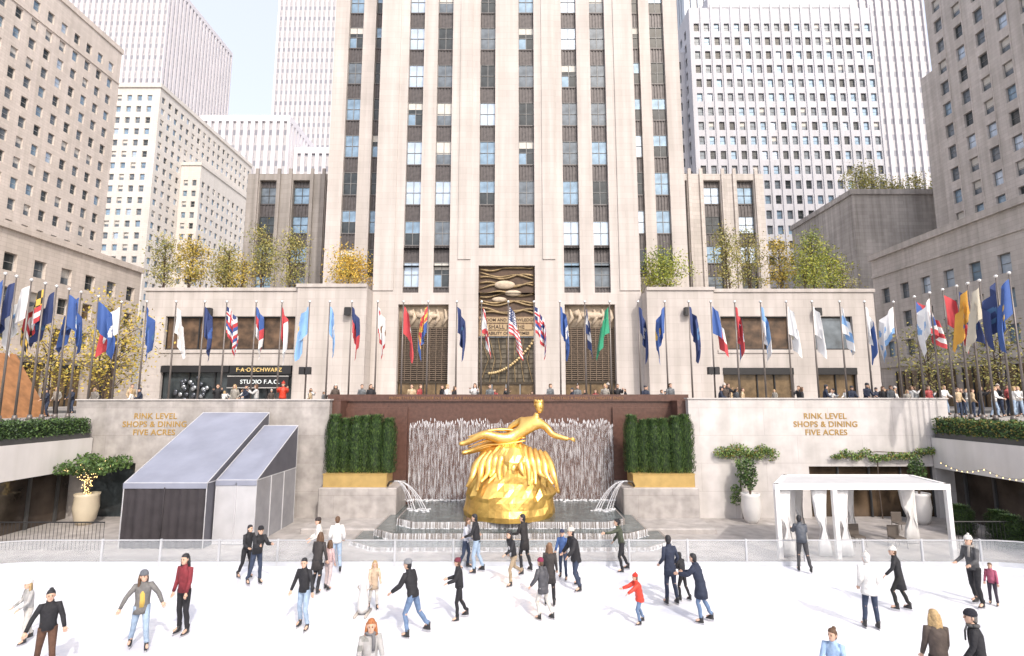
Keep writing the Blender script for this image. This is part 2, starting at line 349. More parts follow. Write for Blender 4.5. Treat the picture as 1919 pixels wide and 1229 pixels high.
protos=[]
spec=[(BK,DJ,BR,'short',None,'photo','person in black jacket taking a photograph at the parapet'),
 ((.30,.28,.25),BK,BL,'long',None,'pocket','woman in beige coat with blond hair at the parapet'),
 (NV,DJ,BK,'short',(.05,.05,.06),'hold','person in navy jacket and dark beanie at the parapet'),
 ((.5,.5,.5),JN,BR,'long',None,'photo','woman in pale grey jacket taking a photograph'),
 ((.08,.06,.05),BK,BK,'long',(.6,.55,.5),'pocket','person in brown coat and cream hat at the parapet'),
 ((.12,.13,.14),JN,BR,'short',None,'stand','man in grey jacket standing at the parapet'),
 (WH,LJ,BL,'long',None,'hold','woman in white coat standing on the square'),
 (BK,DJ,BR,'long',None,'pocket','woman in black jacket on the square'),
 ((.5,.38,.24),DJ,BR,'short',None,'pocket','person in camel coat on the square'),
 ((.33,.05,.05),DJ,BR,'long',None,'pocket','woman in dark red jacket on the square')]
sp=[(410,0),(432,0),(455,0),(480,0),(625,0),(676,0),(690,1),(700,0),(775,0),(790,0),(820,1),(832,0),(847,0),(886,0),(920,0),(930,1),(1029,0),(1070,0),(1084,0),(1100,1),(1112,0),(1130,0),(1145,1),(1160,0),(1215,0),(1222,1),(1238,0),(1262,0),(1348,0),(1362,0),(1378,1),(1398,0),(1500,0),(1518,1),(1545,0),(1562,0),(1585,1),(1600,0),(1625,0),(1645,1),(1660,0),(1672,0),(265,0),(240,0),(225,1)]
spots=[((p-959.5)*.0281+R.uniform(-.15,.15),27.75+.75*d+R.uniform(-.1,.35)) for p,d in sp]
spots+=[(R.uniform(21.3,30),R.uniform(26,33)) for _ in range(34)]+[(R.uniform(-31,-22),R.uniform(27,34)) for _ in range(9)]+[(R.uniform(-24,26),R.uniform(36,44)) for _ in range(26)]
for i,(x,y) in enumerate(spots):
    k=i if i<len(spec) else R.choice([0,1,2,2,3,4,5,0,7,7,8,9,6] if i<45 else [0,1,2,3,4,5,6,6,7,8,9,3])
    hd=R.choice([0,0,10,-20,30,-40,70,-60]) if y<29 else R.choice([0,90,-90,180,40,-60])
    if i<len(spec):
        c=spec[i]
        o=person(x,y,PZ+.004,1.75,hd,c[5],c[0],c[1],c[2],hair=c[3],hat=c[4],label=c[6],group='onlookers at street level',skates=False,puff=.01)
        protos.append(o)
    else:
        o=clone(protos[k],(x,y,PZ+.004),radians(hd),None,R.uniform(1.45,1.82)/1.75*.935)
o=person(-12.0,27.6,PZ+.004,1.86,20,'photo',(.6,.05,.02),DJ,BR,hat=(.5,.05,.03),puff=.03,label='man in bright red-orange puffer jacket at the parapet',group='onlookers at street level',skates=False)

# skating aid
b=M(); c=(-3.95,14.7,0.012)
b.lathe(c,[(.05,.06),(.13,.07),(.15,.2),(.14,.42),(.1,.58),(.085,.66),(.09,.74),(.07,.82),(.02,.86)],16,0)
b.box(c[0]-.17,c[1]-.28,c[2],c[0]-.11,c[1]+.28,c[2]+.06,1); b.box(c[0]+.11,c[1]-.28,c[2],c[0]+.17,c[1]+.28,c[2]+.06,1)
b.tube([(c[0]-.08,c[1],.6),(c[0]-.18,c[1]+.12,.66),(c[0]-.18,c[1]+.2,.66)],.02,8,1); b.tube([(c[0]+.08,c[1],.6),(c[0]+.18,c[1]+.12,.66),(c[0]+.18,c[1]+.2,.66)],.02,8,1)
solo('skating_aid',b,[mat('aid_plastic',(.62,.61,.60),.35),mat('aid_runner',(.42,.38,.34),.4)],c,'white plastic skating aid with grey runners and handles','skating aid',None,True)

# ------------------------------------------------------------------ gilded statue: a plain generic reclining figure on a mound
gold=mat('gilded_bronze',(.90,.56,.17),.36,.9,.22,1.5,.5,4.)
goldr=mat('gilded_rock',(.88,.54,.15),.38,.88,.3,1.2,.9,2.5)
SY=23.4
st=top('statue',(0,SY,.7),'gilded figure reclining on a draped golden mound','statue')
V=[(-.15,0,3.9),(.3,-.05,4.1),(.85,-.1,4.5),(1.05,-.08,4.85),(1.12,-.12,5.05),
   (.45,.2,4.72),(-.1,.35,4.35),(-.25,.2,3.95),(-.28,.1,3.8),
   (1.35,-.25,4.6),(1.75,-.5,4.1),(2.3,-.65,3.95),(2.45,-.68,3.95),
   (-.35,-.25,3.85),(-1.2,-.4,4.15),(-2.0,-.35,3.75),(-2.3,-.4,3.7),
   (-.3,.2,3.7),(-1.1,.0,3.6),(-1.9,-.1,3.35),(-2.2,-.2,3.3)]
E=[(0,1),(1,2),(2,3),(3,4),(2,5),(5,6),(6,7),(7,8),(2,9),(9,10),(10,11),(11,12),(0,13),(13,14),(14,15),(15,16),(0,17),(17,18),(18,19),(19,20)]
Rr=[.35,.30,.40,.16,.15,.2,.14,.1,.09,.2,.14,.1,.09,.29,.2,.12,.1,.29,.2,.12,.1]
bv,bf=skin([(x,y+SY,z) for x,y,z in V],E,Rr,0,2)
b=M(); b.add(bv,bf)
hx,hy,hz=1.2,SY-.15,5.3
b.loft([((hx+.03,hy-.06,hz-.27),(.08,0,0),(0,.1,0)),((hx+.02,hy-.03,hz-.17),(.15,0,0),(0,.18,0)),((hx,hy,hz-.02),(.2,0,0),(0,.22,0)),((hx,hy,hz+.14),(.19,0,0),(0,.21,0)),((hx,hy,hz+.26),(.08,0,0),(0,.1,0))],0,True,12)
b.tube([(hx+.06,hy-.2,hz+.05),(hx+.07,hy-.26,hz-.05),(hx+.06,hy-.2,hz-.08)],[.02,.045,.02],6)
for i in range(5):
    a=-.45+i*.17; p=Vector((2.45,SY-.68,3.95)); d=Vector((cos(a),-.1,sin(a)*.8)); b.tube([p,p+d*.14,p+d*.24+Vector((0,0,-.05))],[.045,.04,.025],6)
for i in range(5):
    p=Vector((-.32+.045*i,SY+.08,3.8)); b.tube([p,p+Vector((-.02+.015*i,-.05,-.1)),p+Vector((-.02+.02*i,-.08,-.17))],[.045,.04,.02],6)
part('figure',b,[gold],st,True)
b=M()
for k in range(34):
    t=k*2.4; b.ell((hx-.02+.15*cos(t),hy+.05+.15*sin(t),hz+.08+.17*R.random()),(.08,.08,.075),6,5)
part('hair',b,[gold],st,True)
b=M()
def rib(pts,r,fl=.35):
    P_=[Vector((x,y+SY,z)) for x,y,z in pts]; out=[]
    for i in range(len(P_)-1):
        p0=P_[max(0,i-1)];p1=P_[i];p2=P_[i+1];p3=P_[min(len(P_)-1,i+2)]
        for j in range(6):
            t=j/6; out.append(.5*((2*p1)+(p2-p0)*t+(2*p0-5*p1+4*p2-p3)*t*t+(3*p1-p0-3*p2+p3)*t**3))
    out.append(P_[-1]); n=len(out)
    b.tube(out,[r*(.4+.6*sin(pi*min(1,(i+1)/n*1.1))) for i in range(n)],10,0,True,fl)
# folds of cloth falling over the mound
for k in range(13):
    x0=-1.5+.26*k; z0=3.75-.12*abs(k-6)*.5; xe=x0*1.25+.1*sin(k*2); 
    rib([(x0*.8+.1,-.35,z0),(x0,-.75,z0-.45),(x0*1.1+.06*sin(k),-1.0-.1*cos(k),z0-.95),(xe,-1.15,z0-1.35-.25*sin(k*1.7))],.15,.6)
for k in range(4): rib([(.6,.1-.1*k,4.2-.12*k),(-.3,-.1*k,4.3-.2*k),(-1.1,-.2,4.25-.2*k),(-1.9,-.3,4.0-.22*k)],.13,.5)
part('drapery',b,[gold],st,True)
b=M(); nn=44; prof=[(1.93,0),(1.95,.2),(1.9,.45),(1.86,.75),(1.8,.95),(1.62,1.2),(1.5,1.45),(1.42,1.7),(1.32,2.0),(1.25,2.3),(1.1,2.6),(.85,2.85),(.45,3.05),(.05,3.1)]
vs=[];fs=[]
for k,(r,z) in enumerate(prof):
    for i in range(nn):
        t=2*pi*i/nn; w=1+(.07*sin(3*t+k*.5)+.05*sin(7*t-k*.8)+.05*abs(sin(4.5*t+k*.3))+.035*R.uniform(-1,1))*(.35 if k<4 else 1.1)
        vs.append((-.12+r*w*cos(t),SY+.1+r*.9*w*sin(t),.7+z+(.05*R.uniform(-1,1) if 3<k<13 else 0)))
for k in range(len(prof)-1):
    for i in range(nn): j=(i+1)%nn; fs.append((k*nn+i,k*nn+j,(k+1)*nn+j,(k+1)*nn+i))
fs.append(tuple(range((len(prof)-1)*nn,len(prof)*nn)))
b.add(vs,fs); part('mound',b,[goldr],st,False)

# ------------------------------------------------------------------ setting materials
lime=mat('limestone',(.56,.515,.49),.8,var=.10,scale=.25,brick=(1.6,.62,.010,.05),streak=.16)
limep=mat('limestone_podium',(.54,.495,.47),.8,var=.12,scale=.4,brick=(1.8,.75,.012,.06),streak=.16)
warm=mat('warm_limestone',(.70,.62,.56),.85,var=.08,scale=.2,brick=(1.2,.45,.02,.10),streak=.12)
pale=mat('pale_limestone',(.68,.64,.60),.85,var=.06,scale=.15,brick=(1.4,.6,.02,.06),streak=.08)
greyst=mat('grey_limestone',(.60,.555,.525),.85,var=.12,scale=.2,brick=(1.3,.5,.02,.12),streak=.2)
darkst=mat('shadowed_limestone',(.36,.33,.31),.85,var=.15,scale=.3,brick=(1.5,.6,.015,.1),streak=.28)  # shade on the left wing is put into this darker stone colour
whitet=mat('white_tower_stone',(.64,.62,.65),.7,var=.05,scale=.1)
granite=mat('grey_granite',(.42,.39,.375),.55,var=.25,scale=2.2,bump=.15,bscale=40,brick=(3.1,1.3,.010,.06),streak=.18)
redgr=mat('red_granite',(.115,.058,.044),.35,var=.25,scale=6.,brick=(2.4,1.1,.01,.1),bump=.1,bscale=50)
pave=mat('paving',(.36,.34,.32),.8,var=.12,scale=.6,brick=(1.,.6,.02,.1))
bronze=mat('dark_bronze',(.07,.055,.04),.45,.6,.3,5)
spand=mat('spandrel_metal',(.095,.085,.085),.5,.3,.35,3)
GL=[mat('glass_sky_reflection',(.50,.60,.72),.12,.25,.25,.7),mat('glass_dark',(.045,.055,.06),.06,.0,.6,.9),mat('glass_mid',(.16,.19,.22),.08,.15,.5,.9),mat('glass_blue_reflection',(.25,.36,.47),.08,.25,.4,.8),mat('glass_warm',(.16,.11,.06),.15,.0,.5,1.5)]  # pale and blue panes have the sky's reflection put into their colour
frm=mat('window_frame',(.42,.41,.40),.5); frd=mat('window_frame_dark',(.06,.06,.06),.5); frg=mat('window_frame_grey',(.2,.2,.2),.5); blind=mat('window_blind',(.6,.58,.54),.8)

# ------------------------------------------------------------------ facades
def facade(b,p0,rot,W,z0,z1,cols,rows,depth,mi=0,skipf=None):
    c_,s_=cos(rot),sin(rot)
    def pt(u,v,d=0): return (p0[0]+u*c_-d*s_, p0[1]+u*s_+d*c_, v)
    wins=[]; prev=0
    for ci,(u0,u1) in enumerate(cols):
        if u0>prev: b.quad(pt(prev,z0),pt(u0,z0),pt(u0,z1),pt(prev,z1),mi)
        vp=z0
        for ri,(v0,v1) in enumerate(rows(ci) if callable(rows) else rows):
            if skipf and skipf(ci,ri): continue
            if v0>vp: b.quad(pt(u0,vp),pt(u1,vp),pt(u1,v0),pt(u0,v0),mi)
            b.quad(pt(u0,v0),pt(u1,v0),pt(u1,v0,depth),pt(u0,v0,depth),mi)
            b.quad(pt(u0,v1,depth),pt(u1,v1,depth),pt(u1,v1),pt(u0,v1),mi)
            b.quad(pt(u0,v0),pt(u0,v0,depth),pt(u0,v1,depth),pt(u0,v1),mi)
            b.quad(pt(u1,v0,depth),pt(u1,v0),pt(u1,v1),pt(u1,v1,depth),mi)
            x,y,_=pt((u0+u1)/2,0,depth); wins.append((x,y,v0,rot,u1-u0,v1-v0,ci,ri)); vp=v1
        if z1>vp: b.quad(pt(u0,vp),pt(u1,vp),pt(u1,z1),pt(u0,z1),mi)
        prev=u1
    if W>prev: b.quad(pt(prev,z0),pt(W,z0),pt(W,z1),pt(prev,z1),mi)
    return wins
WT={}
def wtemplate(w,h,nx,ny,var,dark=False,kind='w'):
    key=(round(w,2),round(h,2),nx,ny,var,dark,kind)
    if key in WT: return WT[key]
    b=M()
    if kind=='sp':
        b.quad((-w/2,0,0),(w/2,0,0),(w/2,0,h),(-w/2,0,h),0)
        for i in range(5):
            x=-w/2+w*(i+.5)/5; b.box(x-.06,-.07,.0,x+.06,0,h,0)
        b.box(-w/2,-.11,h-.1,w/2,-.0705,h,0)
        mats=[spand]
    else:
        t=.055 if w<2 else .07
        b.quad((-w/2,0,0),(w/2,0,0),(w/2,0,h),(-w/2,0,h),1)
        if var==5: b.quad((-w/2,-.012,h*.45),(w/2,-.012,h*.45),(w/2,-.012,h),(-w/2,-.012,h),2)
        if var==6:
            b.quad((-w/2,-.012,h*.7),(w/2,-.012,h*.7),(w/2,-.012,h),(-w/2,-.012,h),2); b.quad((-w/2,-.012,0),(0,-.012,0),(0,-.012,h*.5),(-w/2,-.012,h*.5),3)
        if var==7: b.quad((-w/2,-.012,h*.5),(w/2,-.012,h*.5),(w/2,-.012,h),(-w/2,-.012,h),3)  # second pane tone painted on as a reflection
        b.box(-w/2,-.06,0,-w/2+t,0,h,0); b.box(w/2-t,-.06,0,w/2,0,h,0)
        b.box(-w/2+t,-.06,0,w/2-t,0,t,0); b.box(-w/2+t,-.06,h-t,w/2-t,0,h,0)
        for i in range(1,nx): x=-w/2+w*i/nx; b.box(x-t/2,-.055,t,x+t/2,0,h-t,0)
        for j in range(1,ny): z=h*j/ny; b.box(-w/2+t,-.05,z-t*.45,w/2-t,0,z+t*.45,0)
        mats=[frd if dark is True else (frg if dark else frm), GL[1] if var in (6,7) else (GL[2] if var==5 else GL[var]), blind, GL[3]]
    WT[key]=(b,mats,mkmesh('window',b,mats)); return WT[key]
def inview(x,y,z):
    return y>3 and abs(x/y)<1.03 and -.6<(z-CZ)/y<.85
def addwins(parent,wins,choose,nx=1,ny=2,dark=False,limit=100,name='window',kind='w'):
    items=sorted(wins,key=lambda w:(not inview(w[0],w[1],w[2]),w[0]**2+w[1]**2+w[2]**2))
    rest={}
    pl=Vector(parent.location)
    for i,w in enumerate(items):
        var=choose(w); tb,mats,me=wtemplate(w[4],w[5],nx,ny,var,dark,kind)
        if i<limit:
            o=link(name,me,parent,Vector(w[:3])-pl,w[3])
        else:
            rest.setdefault('x',M())
            rb=rest['x']; rl=rest.setdefault('m',[])
            idx=[]
            for m_ in mats:
                if m_ not in rl: rl.append(m_)
                idx.append(rl.index(m_))
            c_,s_=cos(w[3]),sin(w[3]); o0=len(rb.v)
            rb.v+=[(w[0]+x*c_-y*s_,w[1]+x*s_+y*c_,w[2]+z) for x,y,z in tb.v]
            rb.f+=[tuple(q+o0 for q in f) for f in tb.f]; rb.m+=[idx[q] for q in tb.m]
    if 'x' in rest:
        o=part(name,rest['x'],rest['m'],parent); o['kind']='stuff'
def grid(a,bnd,w,step): 
    out=[]; u=a
    while u+w<bnd: out.append((u,u+w)); u+=step
    return out
def pick(ws):
    tot=sum(ws)
    def f(w):
        r=R.random()*tot
        for i,k in enumerate(ws):
            r-=k
            if r<0: return i
        return 0
    return f
def block(b,x0,x1,y0,y1,z0,z1,faces,mi=0):
    if 'l' in faces: b.quad((x0,y1,z0),(x0,y0,z0),(x0,y0,z1),(x0,y1,z1),mi)
    if 'r' in faces: b.quad((x1,y0,z0),(x1,y1,z0),(x1,y1,z1),(x1,y0,z1),mi)
    if 'f' in faces: b.quad((x0,y0,z0),(x1,y0,z0),(x1,y0,z1),(x0,y0,z1),mi)
    if 'b' in faces: b.quad((x1,y1,z0),(x0,y1,z0),(x0,y1,z1),(x1,y1,z1),mi)
    if 't' in faces: b.quad((x0,y0,z1),(x1,y0,z1),(x1,y1,z1),(x0,y1,z1),mi)

# ---- central tower
TX=-.5
T=top('office_tower',(TX,48,PZ),'tall limestone art deco office tower above the plaza entrance','skyscraper')
b=M(); wins=[]; sps=[]
hw=12.55; z1=84.
offs=[-9,-6.15,-1.9,1.9,6.15,9]; colw=1.5
cols=[(hw+o-colw/2,hw+o+colw/2) for o in offs]
FX=TX-hw
doors=[(hw-10.1,hw-5.4),(hw-2.65,hw+2.65),(hw+5.4,hw+10.1)]
facade(b,(FX,48),0,2*hw,PZ,15.4,doors,lambda ci:[(PZ,14.3 if ci!=1 else 15.4)],1.0)
mid=[cols[0],cols[1],(hw-2.65,hw+2.65),cols[4],cols[5]]
facade(b,(FX,48),0,2*hw,15.4,18.0,mid,[(15.4,18.0)],.45)
outer=[cols[0],cols[1],cols[4],cols[5]]
facade(b,(FX,48),0,2*hw,18.0,19.7,outer,[(18.0,19.7)],.45)
facade(b,(FX,48),0,2*hw,19.7,z1,cols,[(19.7,z1)],.45)
for i,o in enumerate(offs):
    zb=15.4 if i not in (2,3) else 19.7
    k=0
    while True:
        wz=16.0+4.05*k; k+=1
        if wz+2.4>z1: break
        if wz<zb: continue
        wins.append((TX+o,48.43,wz,0,colw,2.4,i,k)); sps.append((TX+o,48.43,wz+2.4,0,colw,1.65,i,k))
for o in (offs[0],offs[1],offs[4],offs[5]): sps.append((TX+o,48.43,15.4,0,colw,.6,0,0))
for o in (offs[2],offs[3]): sps.append((TX+o,48.43,19.7,0,colw,.35,0,0))
block(b,FX,FX+2*hw,48,90,PZ,z1,'lrt')
for x0,x1 in [(-12.5,-10.6),(-4.6,-3.4),(3.4,4.6),(10.6,12.5)]:
    b.box(TX+x0,47.9,15.6 if abs(x0)>9 or abs(x1)>9 else 18.6,TX+x1,48,z1,0)
for sgn in (-1,1):
    x0,x1=(TX-18.2,FX) if sgn<0 else (FX+2*hw,TX+18.0)
    W=x1-x0; cw=[(W-1.35,W-.0)] if sgn<0 else [(0,1.35)]
    c2=[(1.5,3.0)] if sgn<0 else [(W-3.0,W-1.5)]
    cc=sorted(cw+c2)
    cc=[(max(.02,a),min(W-.02,c)) for a,c in cc]
    facade(b,(x0,50.6),0,W,PZ,z1,cc,[(17.5,z1)],.4)
    for a,c in cc:
        k=0
        while True:
            wz=18.6+4.05*k-.6; k+=1
            if wz+2.4>z1: break
            wins.append((x0+(a+c)/2,50.98,wz,0,c-a,2.4,9,k)); sps.append((x0+(a+c)/2,50.98,wz+2.4,0,c-a,1.65,9,k))
        sps.append((x0+(a+c)/2,50.98,17.5,0,c-a,.5,9,k))
    block(b,x0,x1,50.6,90,PZ,z1,'lrt')
part('wall',b,[lime],T)
def ch(w):
    if w[6] in (0,4): return pick([7,.3,1,3,0,.6,1,1.5])(w)
    if w[6]==9: return pick([1,3,2,3,0,.5,1,2])(w)
    return pick([2.5,1.5,2,3.5,0,1,2,2.5])(w)
addwins(T,wins,ch,2,2,'g')
addwins(T,sps,lambda w:0,kind='sp',name='spandrel')
creamr=mat('carved_limestone',(.50,.41,.31),.7,var=.2,scale=3,bump=.6,bscale=6)
goldp=mat('gilt_relief',(.30,.22,.12),.5,.4,.4,2,.5,8)
redp=mat('portal_dark_bronze',(.085,.05,.03),.6,var=.3,scale=3)
b=M(); b.quad((TX-2.65,48.43,13.2),(TX+2.65,48.43,13.2),(TX+2.65,48.43,18.),(TX-2.65,48.43,18.),0)
part('relief_panel',b,[redp],T)
b=M()   # plain generic relief: tiers of slanting bands
for i in range(11):
    z=13.45+.42*i; s_=(-1)**i
    b.tube([(TX-2.5+.3125*j,48.32,min(17.85,z+.16*sin(j*.55+i*.9)+.02*j*s_)) for j in range(17)],[.06+.05*abs(sin(j*.4+i)) for j in range(17)],6,0)
b.ell((TX-.2,48.3,16.2),(1.0,.22,.42),14,10,1); b.ell((TX+.6,48.28,15.4),(.8,.2,.3),14,10,1); b.ell((TX-.7,48.28,14.8),(.7,.18,.25),14,10,1)
part('relief_carving',b,[goldp,creamr],T,True)
b=M(); b.box(TX-2.62,48.3,11.3,TX+2.62,48.5,13.2,0)
for i in range(14):
    for j in range(6):
        b.ell((TX-2.45+.377*i,48.3,11.5+.31*j),(.1,.04,.1),6,4,1)
part('inscription_panel',b,[mat('inscription_stone',(.20,.13,.08),.6,var=.2),goldp],T)
tdark=mat('inscription_dark',(.05,.03,.02),.6)
b=M()
for j,zz in enumerate((12.85,12.2,11.6)): b.box(TX-2.5+.15*(j%2),48.235,zz-.25,TX+2.5-.15*(j%2),48.26,zz+.25,0)
part('inscription_band',b,[mat('band_gilt',(.40,.29,.17),.6)],T)
text('WISDOM AND KNOWLEDGE',.40,(TX,48.22,12.85),tdark,T,off=.004,sp=1.); text('SHALL BE THE',.5,(TX,48.22,12.2),tdark,T,off=.004); text('STABILITY OF THY TIMES',.38,(TX,48.22,11.6),tdark,T,off=.004,sp=1.)
b=M(); b.box(TX-2.62,48.7,7.0,TX+2.62,48.75,11.3,0)
for i in range(11): x=TX-2.6+.52*i; b.box(x-.025,48.6,7.,x+.025,48.7,11.3,1)
for j in range(10): z=7+.46*j; b.box(TX-2.6,48.62,z-.02,TX+2.6,48.7,z+.02,1)
for k in range(7):
    b.tube([(TX-2.4+.8*k,48.56,7.1),(TX-2.0+.6*k+.3,48.56,9.2),(TX-2.4+.8*k,48.56,11.2)],.04,5,2)
part('glass_screen',b,[mat('screen_glass',(.13,.11,.08),.3,.2,.5,2),bronze,goldp],T)
b=M()
for i in range(22):
    t=i/21; b.ell((TX-1.6+4.1*t,48.2,7.9+3.0*t**1.9),(.15,.1,.13),8,5)
part('swag',b,[mat('swag_gilt',(.5,.38,.2),.5,.4)],T,True)
b=M(); b.box(TX-2.65,48.55,6.9,TX+2.65,48.9,7.1,0)
for i in range(4): x=TX-2.6+i*1.3; b.box(x+.05,48.7,PZ+.05,x+1.22,48.74,6.9,1); b.box(x-.03,48.62,PZ,x+.05,48.78,6.9,0)
part('door',b,[bronze,GL[4]],T)
for sgn in (-1,1):
    cx=TX+sgn*7.75
    b=M(); b.box(cx-2.35,48.6,12.2,cx+2.35,48.9,14.3,0)
    for i in range(6):
        b.tube([(cx-2+.75*i,48.5,12.4),(cx-1.8+.75*i+.2,48.45,13.1),(cx-2.1+.75*i+.3,48.5,13.9)],[.12,.2,.1],7,0)
    b.ell((cx+.3,48.45,13.3),(1.1,.22,.32),12,8,0); b.ell((cx-1.2,48.4,13.5),(.28,.25,.3),10,7,0)
    part('relief_carving',b,[creamr],T,True)
    b=M(); b.box(cx-2.35,48.8,7.2,cx+2.35,48.85,12.2,0)
    for j in range(26): z=7.3+.19*j; b.box(cx-2.3,48.66,z,cx+2.3,48.78,z+.07,1)
    for i in range(9): x=cx-2.3+.575*i; b.box(x-.03,48.6,7.2,x+.03,48.655,12.2,1)
    part('grille',b,[mat('grille_back',(.05,.035,.025),.5),mat('bronze_louvre',(.20,.15,.11),.4,.5,.4,8)],T)
    b=M(); b.box(cx-2.35,48.6,7.0,cx+2.35,48.9,7.2,0)
    for i in range(4): x=cx-2.3+i*1.17; b.box(x+.05,48.75,PZ+.05,x+1.1,48.8,7,1); b.box(x-.03,48.66,PZ,x+.05,48.82,7,0)
    part('door',b,[bronze,GL[4]],T)

# ---- podium wings with shops
goldt=mat('brass_lettering',(.36,.22,.06),.6,.0,.05)
lit=mat('lit_sign',(.7,.75,.75),.5,emit=.35)
black=mat('black_metal',(.02,.02,.022),.4)
intr=mat('lit_shop_pane',(.10,.06,.035),.6,var=.8,scale=1.3,emit=.12)  # faint glow put into the pane for the lit rooms behind it
def shopglass(P_,x0,x1,z0,z1,y,n,name='shop_window',glass=None):
    b=M(); b.box(x0,y,z0,x1,y+.04,z1,0)
    w=(x1-x0)/n
    for i in range(n+1): x=x0+w*i; b.box(x-.05,y-.12,z0,x+.05,y,z1,1)
    b.box(x0,y-.16,z1-.12,x1,y-.121,z1,1); b.box(x0,y-.16,z0,x1,y-.121,z0+.12,1)
    part(name,b,[glass or GL[1],black],P_)
for side in (-1,1):
    PW=top('podium_building',((-23 if side<0 else 22),46,PZ),'low limestone podium with shop windows beside the tower','building','low shop wings of the tower')
    b=M()
    if side<0:
        facade(b,(-33,46.3),0,13.8,PZ,15.2,[(2.0,13.6)],[(PZ+.01,8.5),(9.9,12.9)],.5)
        facade(b,(-19.2,46.),0,6.2,PZ,15.5,[],[],.3)
        block(b,-33,-19.2,46.3,64,PZ,15.2,'lt'); block(b,-19.2,-13.0,46.,52,PZ,15.5,'lrt')
        b.box(-33.1,46.18,15.2,-19.2,46.6,15.5); b.box(-19.3,45.88,15.5,-13.0,46.4,15.8)
        b.box(-31.3,46.2,9.6,-19.3,46.3,9.9)
    else:
        facade(b,(12.05,46.),0,6.0,PZ,15.2,[],[],.3)
        facade(b,(18.05,46.3),0,14.5,PZ,15.1,[(.6,6.8),(8.9,12.4)],lambda ci:[(PZ+.01,8.3),(9.9,12.9)],.5)
        block(b,12.05,18.05,46.,52,PZ,15.2,'lrt'); block(b,18.05,32.55,46.3,64,PZ,15.1,'rt')
        b.box(12.05,45.88,15.2,18.15,46.4,15.5); b.box(18.15,46.18,15.1,32.65,46.6,15.4)
        b.box(18.3,46.2,9.6,25.,46.3,9.9)
    part('wall',b,[limep],PW)
    if side<0:
        shopglass(PW,-31,-19.4,9.9,12.9,46.7,4,glass=intr); shopglass(PW,-31,-19.4,PZ+.02,8.5,46.7,5,'shopfront')
        b=M(); b.box(-24.9,46.2,7.75,-19.5,46.5,8.45,0); b.box(-31,46.2,7.9,-25.,46.45,8.45,0)
        part('shop_fascia',b,[black],PW)
        text('F·A·O SCHWARZ',.50,(-22.3,46.17,8.1),mat('sign_gold',(.75,.55,.22),.5),PW,off=.004)
        b=M(); b.box(-25.1,46.3,6.55,-19.7,46.5,7.55,0); b.box(-25.1,46.26,6.5,-19.7,46.298,6.58,1); b.box(-25.1,46.26,7.52,-19.7,46.298,7.6,1)
        part('shop_sign',b,[black,frm],PW); text('STUDIO F.A.O.',.50,(-22.2,46.27,7.05),lit,PW,off=.003)
        for i in range(26):
            rr_=.55*sqrt(R.random())*2.2; t=i*2.4; b=M(); b.ell((-28.2+rr_*1.3*cos(t),46.45,6.4+rr_*sin(t)*.95),(.2,.12,.2),10,7)
            part('window_ornament',b,[mat('dark_bauble',(.10,.11,.13),.2,.6) if i%3 else mat('silver_bauble',(.4,.42,.45),.25,.7)],PW,True)
    else:
        shopglass(PW,18.65,24.85,9.9,12.9,46.7,3,glass=intr); shopglass(PW,18.65,24.85,PZ+.02,8.3,46.7,4,'shopfront',GL[4])
        shopglass(PW,26.95,30.45,9.9,12.9,46.7,1,glass=GL[2]); shopglass(PW,26.95,30.45,PZ+.02,8.3,46.7,2,'shopfront',GL[4])
        b=M(); b.box(18.65,46.2,7.7,24.85,46.45,8.28,0); part('shop_fascia',b,[black],PW)
        b=M(); b.box(26.95,46.2,7.7,30.45,46.45,8.28,0); part('shop_fascia',b,[black],PW)
    for x in ([-27,-14.5] if side<0 else [15.5,27.2]):
        b=M(); b.cbox(x-.3,45.4 if abs(x)<18 else 45.7,12.9,x+.3,45.85 if abs(x)<18 else 46.15,13.6,.06); b.box(x-.05,45.8,13.2,x+.05,46.3,13.3)
        part('floodlight',b,[black],PW)

for side in (-1,1):
    x0,x1=(-31.8,-18.7) if side<0 else (17.5,30.2)
    B=top('building_wing',((x0+x1)/2,60,PZ),'limestone side wing with tall metal window strips','building','side wings of the tower')
    b=M(); W=x1-x0; cs=grid(1.5,W-.5,2.0,4.0)
    facade(b,(x0,60),0,W,PZ,32.4,cs,[(17,31.6)],.5)
    block(b,x0,x1,60,85,PZ,32.4,'lrt')
    for a,c in cs: b.box(x0+a-.5,59.8,15,x0+a-.12,60,33.0); b.box(x0+c+.12,59.8,15,x0+c+.5,60,33.0)
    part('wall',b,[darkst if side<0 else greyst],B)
    ws=[];ss=[]
    for a,c in cs:
        for k in range(4):
            ws.append((x0+(a+c)/2,60.48,17.8+3.65*k,0,2.0,2.1,0,0)); ss.append((x0+(a+c)/2,60.48,19.9+3.65*k,0,2.0,1.55,0,0))
    addwins(B,ws,pick([2 if side>0 else 0,2,2,1]),2,2,True); addwins(B,ss,lambda w:0,kind='sp',name='spandrel')

